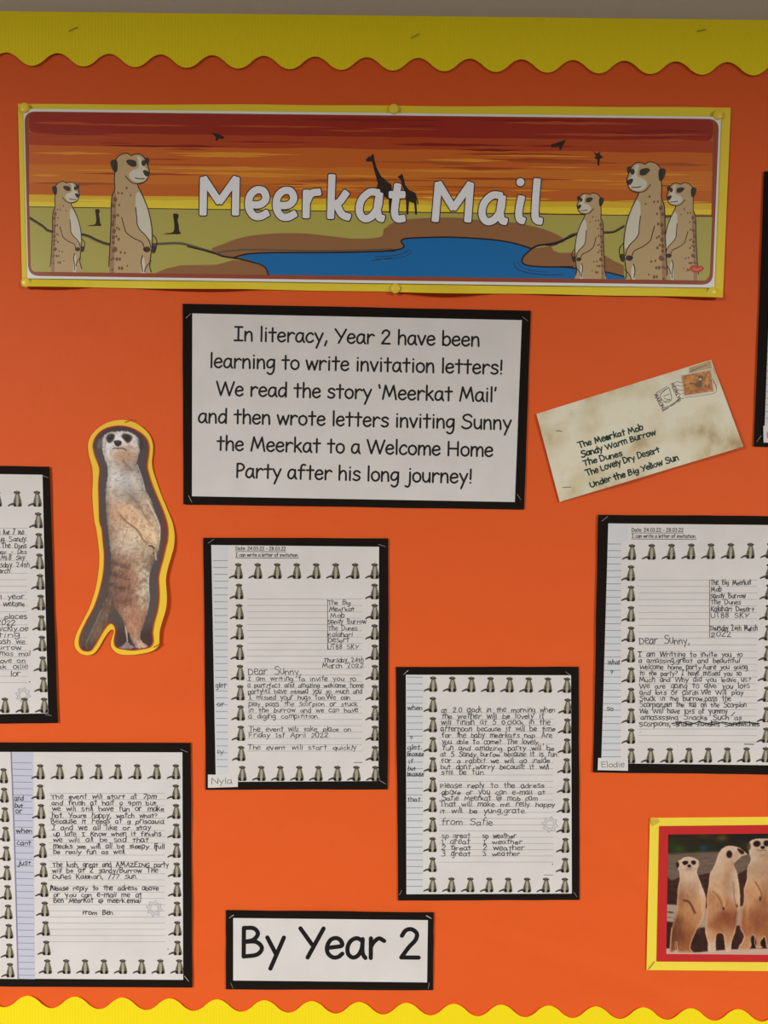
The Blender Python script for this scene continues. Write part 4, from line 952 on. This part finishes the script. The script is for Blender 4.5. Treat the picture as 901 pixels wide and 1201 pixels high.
def paint_group(PX, PY):
    X = (PX-780)*ST; Y = (PY-970)*ST
    p = Paint(X, Y, (66,52,28))
    p.mix(np.clip((Y-40)/200, 0, 1), (60,62,30)); n1 = vnoise(X, Y, 120, 90, 1)
    p.mix(np.clip(n1*2, 0, 1)*.7, (44,34,24)); p.blob(120,190,60,40,(86,110,40),.8,soft=3); p.blob(500,95,45,25,(128,118,40),.8,soft=3); p.blob(345,80,60,22,(100,92,36),.6,soft=3); p.blob(65,150,50,60,(66,84,30),.8,soft=3); p.blob(1000,110,90,40,(96,100,40),.7,soft=3)
    p.blob(340,185,40,26,(70,100,136),.9,soft=3); p.blob(420,195,60,30,(50,62,74),.6,soft=3)
    p.poly([(-60,250),(60,236),(200,225),(420,215),(600,225),(760,230),(900,260),(1700,240),(1700,700),(-60,700)], (140,124,112), 26)
    p.C += (22*vnoise(X, Y, 60, 12, 4)*(Y > 220)*(Y < 480))[..., None]
    p.poly([(-60,470),(60,468),(120,440),(200,430),(300,420),(400,400),(480,420),(600,430),(660,400),(760,360),(900,420),(1700,400),(1700,1300),(-60,1300)], (92,58,48), 10)
    p.C += (26*vnoise(X, Y, 70, 26, 6)*(Y > 430))[..., None]
    p.poly([(-60,690),(60,676),(160,690),(260,720),(400,700),(700,690),(800,760),(1700,740),(1700,900),(300,890),(100,850),(-60,830)], (196,180,168), 14)
    p.blob(50,745,30,9,(110,92,84),.8,8); p.blob(40,790,35,7,(150,132,120),.6)
    p.poly([(-60,850),(120,842),(300,880),(700,860),(1700,880),(1700,1200),(-60,1200)], (84,50,38), 14)
    p.C += (20*vnoise(X, Y, 30, 40, 8)*(Y > 860))[..., None]
    p.poly([(-60,1070),(100,1066),(260,1094),(420,1080),(640,1066),(900,1062),(1700,1070),(1700,1200),(-60,1200)], (222,198,186), 8)
    def meer(body, ctrl, sig=40, soft=7):
        d = sd_poly(X, Y, smooth_pts(body, 3, True))+4*vnoise(X, Y, 9, 14, 3); m = np.clip(.5+d/soft, 0, 1)
        p.field(m, ctrl, sig); rim = np.clip(1-np.abs(d-7)/9, 0, 1)*m; p.mix(rim*.55, (240,214,190))
        p.C += ((12*vnoise(X+.2*Y, Y, 7, 22, 7)+10*vnoise(X, Y, 22, 40, 17))*m)[..., None]
    lt = (226,208,190); tn = (212,172,136); br = (188,134,92); dk = (150,98,66)
    # third (right) and a fourth further right
    meer([(730,170),(745,125),(790,104),(870,100),(930,112),(965,150),(968,190),(950,240),(940,290),(975,340),(1000,420),(1010,560),(1020,700),(1010,860),(985,960),(1000,1060),(900,1062),(880,1010),(870,960),(845,1000),(858,1050),(800,1060),(780,1000),(765,950),(745,1060),(640,1066),(690,960),(655,880),(665,760),(690,640),(690,540),(715,460),(720,360),(750,290),(738,230)],
         [(850,140,lt),(780,170,lt),(850,210,(200,176,158)),(800,260,lt),(860,300,(214,186,160)),(800,360,(206,180,156)),(880,400,(206,178,152)),(770,470,(220,190,158)),(880,520,(204,168,136)),(800,560,(220,178,140)),(740,640,tn),(850,680,(190,140,104)),(730,780,br),(820,800,(176,120,84)),(720,900,br),(900,880,br),(740,1000,tn),(950,600,tn),(960,900,br)])
    meer([(1060,260),(1100,215),(1170,205),(1230,230),(1250,280),(1235,340),(1270,430),(1290,560),(1290,760),(1270,900),(1280,1066),(1180,1066),(1160,960),(1140,1066),(1050,1066),(1060,900),(1040,760),(1050,560),(1075,430),(1090,340)],
         [(1150,250,lt),(1160,340,lt),(1160,450,tn),(1150,600,tn),(1160,760,br),(1120,900,dk),(1230,900,br),(1200,1040,tn)])
    p.blob(1125,262,17,15,(40,24,18)); p.blob(1190,262,17,15,(40,24,18)); p.blob(1158,295,12,10,(46,30,26))
    p.blob(732,168,18,34,(110,84,72),.9); p.blob(804,146,31,26,(38,22,18),.97,-8); p.blob(888,142,26,26,(38,22,18),.97,8); p.blob(855,178,18,14,(44,28,24)); p.blob(806,148,8,7,(12,8,8)); p.line([(800,195),(830,208),(860,200),(890,208)],5,(120,84,70),.8)
    p.line([(790,480),(830,550),(846,600),(835,640)],12,(150,104,76),.7,9); p.line([(740,450),(780,500),(820,570),(830,620)],22,(226,194,160),.55,16); p.blob(833,625,10,20,(90,58,44),.8)
    p.blob(775,1000,22,50,(40,18,14),.95,-10); p.blob(858,1015,22,32,(40,18,14),.95); p.line([(790,940),(785,1010),(800,1055)],8,(236,206,180),.8,6)
    # middle one, looking right
    meer([(470,230),(500,190),(545,166),(600,165),(660,185),(700,215),(728,232),(700,245),(660,262),(625,295),(602,330),(625,380),(640,450),(655,560),(655,690),(640,760),(620,900),(585,1000),(575,1085),(530,1080),(520,1000),(505,935),(455,935),(445,1010),(440,1085),(378,1085),(375,1010),(350,900),(365,740),(368,600),(385,500),(390,420),(425,350),(450,290)],
         [(560,190,lt),(500,240,lt),(600,280,(214,190,168)),(540,300,(222,196,170)),(470,330,lt),(560,360,(220,188,156)),(440,420,(222,198,172)),(540,450,(206,172,142)),(610,450,lt),(470,540,(224,192,158)),(560,560,(204,172,144)),(630,600,lt),(420,640,(206,162,124)),(560,680,(204,154,118)),(400,780,tn),(460,830,(170,112,76)),(560,800,(166,110,76)),(500,900,(200,150,110)),(400,940,(220,180,144)),(410,1060,lt),(560,980,tn),(550,1070,lt)])
    p.blob(563,238,25,32,(60,22,16),.97); p.poly([(632,188),(660,192),(690,214),(690,232),(668,236),(645,215)], (60,36,28), 8, .9); p.line([(640,240),(655,262),(640,280)],7,(232,212,196),.6,6); p.line([(660,180),(700,212),(726,236)],7,(34,22,20),.8,6)
    p.line([(420,560),(460,600),(490,650),(505,705)],12,(160,112,78),.6,10); p.line([(440,540),(490,580),(515,650),(515,700)],26,(230,200,168),.6,14); p.blob(512,712,9,16,(84,50,38),.85); p.line([(600,480),(605,600),(620,680)],9,(150,108,80),.5,9); p.blob(630,690,10,14,(90,58,44),.7)
    # left one
    meer([(102,330),(112,300),(140,285),(170,264),(215,260),(260,272),(292,292),(298,330),(285,370),(280,400),(300,450),(325,520),(355,600),(358,680),(340,780),(310,850),(275,910),(240,990),(225,1060),(250,1090),(180,1096),(110,1085),(100,1010),(95,1075),(45,1085),(45,1000),(60,880),(95,760),(105,660),(112,540),(130,450),(125,390),(112,360)],
         [(200,280,lt),(150,330,lt),(250,330,lt),(200,380,(226,200,176)),(160,420,lt),(220,450,lt),(150,520,(206,172,146)),(240,530,(212,180,150)),(300,560,lt),(160,620,(190,146,112)),(250,640,(216,176,138)),(320,680,(220,182,146)),(150,740,(206,160,118)),(230,760,(212,168,126)),(300,800,tn),(110,820,(150,104,70)),(200,860,(206,156,110)),(90,920,(146,96,62)),(160,960,dk),(220,950,br),(70,1040,dk),(150,1060,br)])
    p.blob(112,330,13,26,(60,38,32),.95); p.blob(296,322,10,18,(200,176,160),.7); p.poly([(152,308),(172,296),(198,298),(203,315),(184,330),(163,328)], (44,26,22), 9); p.poly([(231,298),(254,293),(272,304),(266,322),(248,330),(233,316)], (44,26,22), 9)
    p.blob(180,314,8,7,(12,8,8)); p.blob(250,312,8,7,(12,8,8)); p.blob(213,340,17,13,(46,30,26)); p.line([(190,356),(212,364),(238,354)],4,(120,80,66),.8)
    p.line([(165,640),(205,650),(235,690),(262,750)],18,(110,70,46),.75,12); p.line([(190,570),(260,610),(320,690),(330,780)],14,(226,190,154),.5,12)
    for (x, y, rx, ry, c, a) in [(250,585,34,60,(170,126,92),.35),(140,640,18,80,(168,124,90),.3),(330,640,14,120,(244,218,192),.45),(205,880,50,70,(176,124,80),.4),(300,900,16,50,(190,142,100),.3),
        (560,430,30,90,(186,152,124),.35),(470,860,40,60,(178,124,86),.4),(590,860,30,70,(184,130,92),.4),(520,760,26,30,(150,98,70),.45),(500,420,22,60,(236,216,194),.35),(640,620,12,100,(240,216,190),.4),(600,320,24,16,(160,128,104),.4),
        (860,250,40,14,(176,140,112),.45),(870,620,30,90,(166,116,82),.4),(720,720,16,120,(236,204,170),.4),(800,900,24,80,(160,108,72),.4),(215,375,50,9,(196,164,136),.5),(885,330,34,40,(196,164,138),.35)]:
        p.blob(x, y, rx, ry, c, a, soft=3)
    for k in range(9): p.line([(70,800+k*26),(120,812+k*26),(170,835+k*26)],6,(118,78,50),.35,9)
    p.line([(60,880),(50,980),(48,1070)],6,(240,214,190),.8,5); p.line([(100,1010),(115,1080)],6,(232,204,176),.7,5)
    p.C = 255*(np.clip(p.C*np.array([.98,.925,.885]), 1, 255)/255)**1.35
    return p.C
print_grid(gp, 'animal_group_photo', 0, 205, 0, 141, .6, paint_group, lambda x, y: np.full(x.shape, MM(4.0)), quad=[(784,978.8),(984,976.8),(981,1120.5),(781.8,1118.8)], parent=None, ref=(242,231,224))
staple(gp, 764.5, 1132, 52, 10, 4.0)

# ------------------------------------------------------------------ tea-stained envelope
env = Thing('stained_envelope', 'tilted tea-stained envelope with green handwriting and a brown stamp', 'envelope', (750, 589))
TLq, TRq, BRq, BLq = (629.3,485.5), (834.4,421.8), (872,523.7), (656.6,588.6)
def env_uv(px, py):
    a = np.array(TLq); e1 = np.array(TRq)-a; e2 = np.array(BLq)-a; M = np.linalg.inv(np.stack([e1, e2], 1))
    d = np.stack([np.asarray(px)-a[0], np.asarray(py)-a[1]]); return M[0, 0]*d[0]+M[0, 1]*d[1], M[1, 0]*d[0]+M[1, 1]*d[1]
def env_lift(px, py):
    u, v = env_uv(px, py); u = np.clip(u, 0, 1); v = np.clip(v, 0, 1)
    return MM(4.0+6.0*v*np.exp(-((u-.42)/.18)**2)+5.0*np.clip(u-.45, 0, 1)*v*1.6+1.0*np.sin(u*9)*v)
EM = bpy.data.materials.new('tea_stained_paper'); EM.use_nodes = True
nt = EM.node_tree; b = nt.nodes['Principled BSDF']; b.inputs['Roughness'].default_value = .7
tc = nt.nodes.new('ShaderNodeTexCoord'); n1 = nt.nodes.new('ShaderNodeTexNoise'); n1.inputs['Scale'].default_value = 19; n1.inputs['Detail'].default_value = 4; n1.inputs['Distortion'].default_value = .15
rp = nt.nodes.new('ShaderNodeValToRGB'); e = rp.color_ramp.elements
e[0].position = .30; e[0].color = (*A((150,128,86), WM), 1); e[1].position = .56; e[1].color = (*A((198,187,158), WM), 1)
e3 = rp.color_ramp.elements.new(.41); e3.color = (*A((184,168,132), WM), 1)
nt.links.new(tc.outputs['Object'], n1.inputs['Vector']); nt.links.new(n1.outputs['Fac'], rp.inputs['Fac']); nt.links.new(rp.outputs['Color'], b.inputs['Base Color'])
n2 = nt.nodes.new('ShaderNodeTexNoise'); n2.inputs['Scale'].default_value = 40; bp = nt.nodes.new('ShaderNodeBump'); bp.inputs['Strength'].default_value = .3; bp.inputs['Distance'].default_value = .001
nt.links.new(tc.outputs['Object'], n2.inputs['Vector']); nt.links.new(n2.outputs['Fac'], bp.inputs['Height']); nt.links.new(bp.outputs['Normal'], b.inputs['Normal'])
def env_quad(c, extra, n, m, thick):
    c = [np.array(p, float) for p in c]; pts = []
    def wv(u, v):
        p = (c[0]*(1-u)+c[1]*u)*(1-v)+(c[3]*(1-u)+c[2]*u)*v; return float(env_lift(p[0], p[1]))*1000
    return quad_sheet(c, extra, n, m, wv, thick)
body = env.part('envelope_body', env_quad([TLq, TRq, BRq, BLq], 0, 40, 20, .8), EM, smooth=False)
i = Ink()
Q = lambda x, y: (610+x/3.218, 400+y/3.218)
for t, a, c, s in (('The Meerkat Mob',(222,405),(468,334),4.8), ('Sandy Warm Burrow',(232,440),(514,352),4.6), ('The Dunes',(240,472),(388,432),4.6), ('The Lovely Dry Desert',(252,509),(530,418),4.6), ('Under the Big Yellow Sun',(266,553),(602,449),4.6)):
    write(i, t, *Q(*a), *Q(*c), s, 1.55, jit=.2, sm=5, space=3.0, nd=8)
off = lambda e: (lambda v: env_lift(v[:, 0], v[:, 1])+MM(e))
env.part('handwriting', i.geo_curved(off(.18)), mat('green_black_ink', (.006,.035,.028), .5), body)
U = lambda x, y: (760+x/10.01, 415+y/10.01)
# postmark
i = Ink()
i.stroke([U(100,458), U(232,378)], .55); i.stroke([U(130,462), U(248,392)], .45); i.stroke([U(185,665), U(388,525)], .4)
i.stroke([U(150,480), U(165,535), U(225,572), U(280,530), U(262,440), U(240,400)], .6, sm=4, closed=True)
i.stroke([U(180,500), U(250,470)], .6); i.stroke([U(205,560), U(262,530)], .6); i.stroke([U(190,520), U(260,545)], .5)
write(i, 'MARON', *U(70,480), *U(165,650), 3.0, .8, sm=3, nd=6); write(i, 'MEERLY', *U(265,350), *U(352,530), 2.7, .7, sm=3, nd=6)
write(i, 'MOST WANTED', *U(175,680), *U(392,545), 1.6, .5, sm=3, nd=6)
for k, y0 in enumerate((330, 372, 420, 465, 520)):
    i.stroke([U(300+12*k, y0+20), U(340+8*k, y0-4), U(380, y0+8), U(430, y0)], .5, sm=4)
i.stroke([U(440,515), U(600,492), U(780,462), U(805,400), U(760,290)], .45, sm=4); i.stroke([U(480,215), U(600,165), U(690,130)], .6, sm=3); i.stroke([U(775,330), U(800,370), U(806,408)], .7)
env.part('postmark', i.geo_curved(off(.22)), mat('postmark_ink', A((72,62,64), WM), .6), body)
wb = quad = [U(385,258), U(745,176), U(785,440), U(418,492)]
stp = env.part('stamp', env_quad([U(392,248), U(742,178), U(782,442), U(424,498)], .45, 6, 4, .25), mat('pale_stamp_paper', A((176,158,138), WM), .6))
def paint_stamp(PX, PY):
    X = (PX-760)*10.01; Y = (PY-415)*10.01
    p = Paint(X, Y, (160,98,40)); p.C += (50*vnoise(X, Y, 34, 26, 2)+30*vnoise(X, Y, 14, 12, 5))[..., None]*np.array([1, .75, .35])
    p.line([(430,370),(520,345),(580,360)],16,(84,48,24),.8,10); p.blob(600,360,46,38,(84,60,44),.9,-20); p.blob(625,285,32,36,(96,72,52),.95,10); p.blob(616,300,16,14,(196,160,112),.9); p.blob(604,268,6,6,(20,12,10)); p.blob(632,278,6,6,(20,12,10)); p.blob(622,318,8,7,(30,18,14))
    p.line([(655,320),(672,280),(682,252)],13,(100,74,52),.9,6); p.blob(470,330,26,60,(190,130,56),.6,10); p.blob(700,330,20,50,(196,140,66),.6,0); p.blob(520,300,20,40,(186,128,58),.6)
    p.blob(680,385,14,20,(110,60,24),.7); p.blob(718,375,12,24,(104,56,24),.7); p.line([(500,450),(600,425),(750,405)],10,(150,62,24),.8,8); p.line([(440,440),(470,480)],16,(196,104,30),.8,10)
    return p.C
print_grid(env, 'stamp_picture', 0, 35, 0, 26, .4, paint_stamp, lambda x, y: env_lift(x, y)+MM(.62), quad=[U(404,258), U(736,196), U(768,434), U(434,484)], parent=stp, ref=WM, coat=0.2)
# second stamp edge peeking out above
env.part('stain_patch', env_quad([U(480,165), U(735,78), U(752,165), U(495,225)], .12, 6, 3, .05), mat('brown_stain', A((166,142,100), WM), .7, vary=.2, vscale=60))
staple(env, 656, 505.5, -8, 7, 4.4); staple(env, 665, 571.5, 2, 10, 4.8)

# print and pen marks too small to take apart singly
for o in bpy.data.objects:
    if o.type == 'MESH' and o.name.split('.')[0] in ('handwriting', 'name_writing', 'lettering', 'ruled_lines', 'margin_lines', 'printed_heading', 'printed_spots', 'postmark', 'printed_clouds', 'printed_contour', 'printed_ridge', 'printed_outlines', 'dark_fur', 'pale_fur', 'star_stamp'):
        o['kind'] = 'stuff'
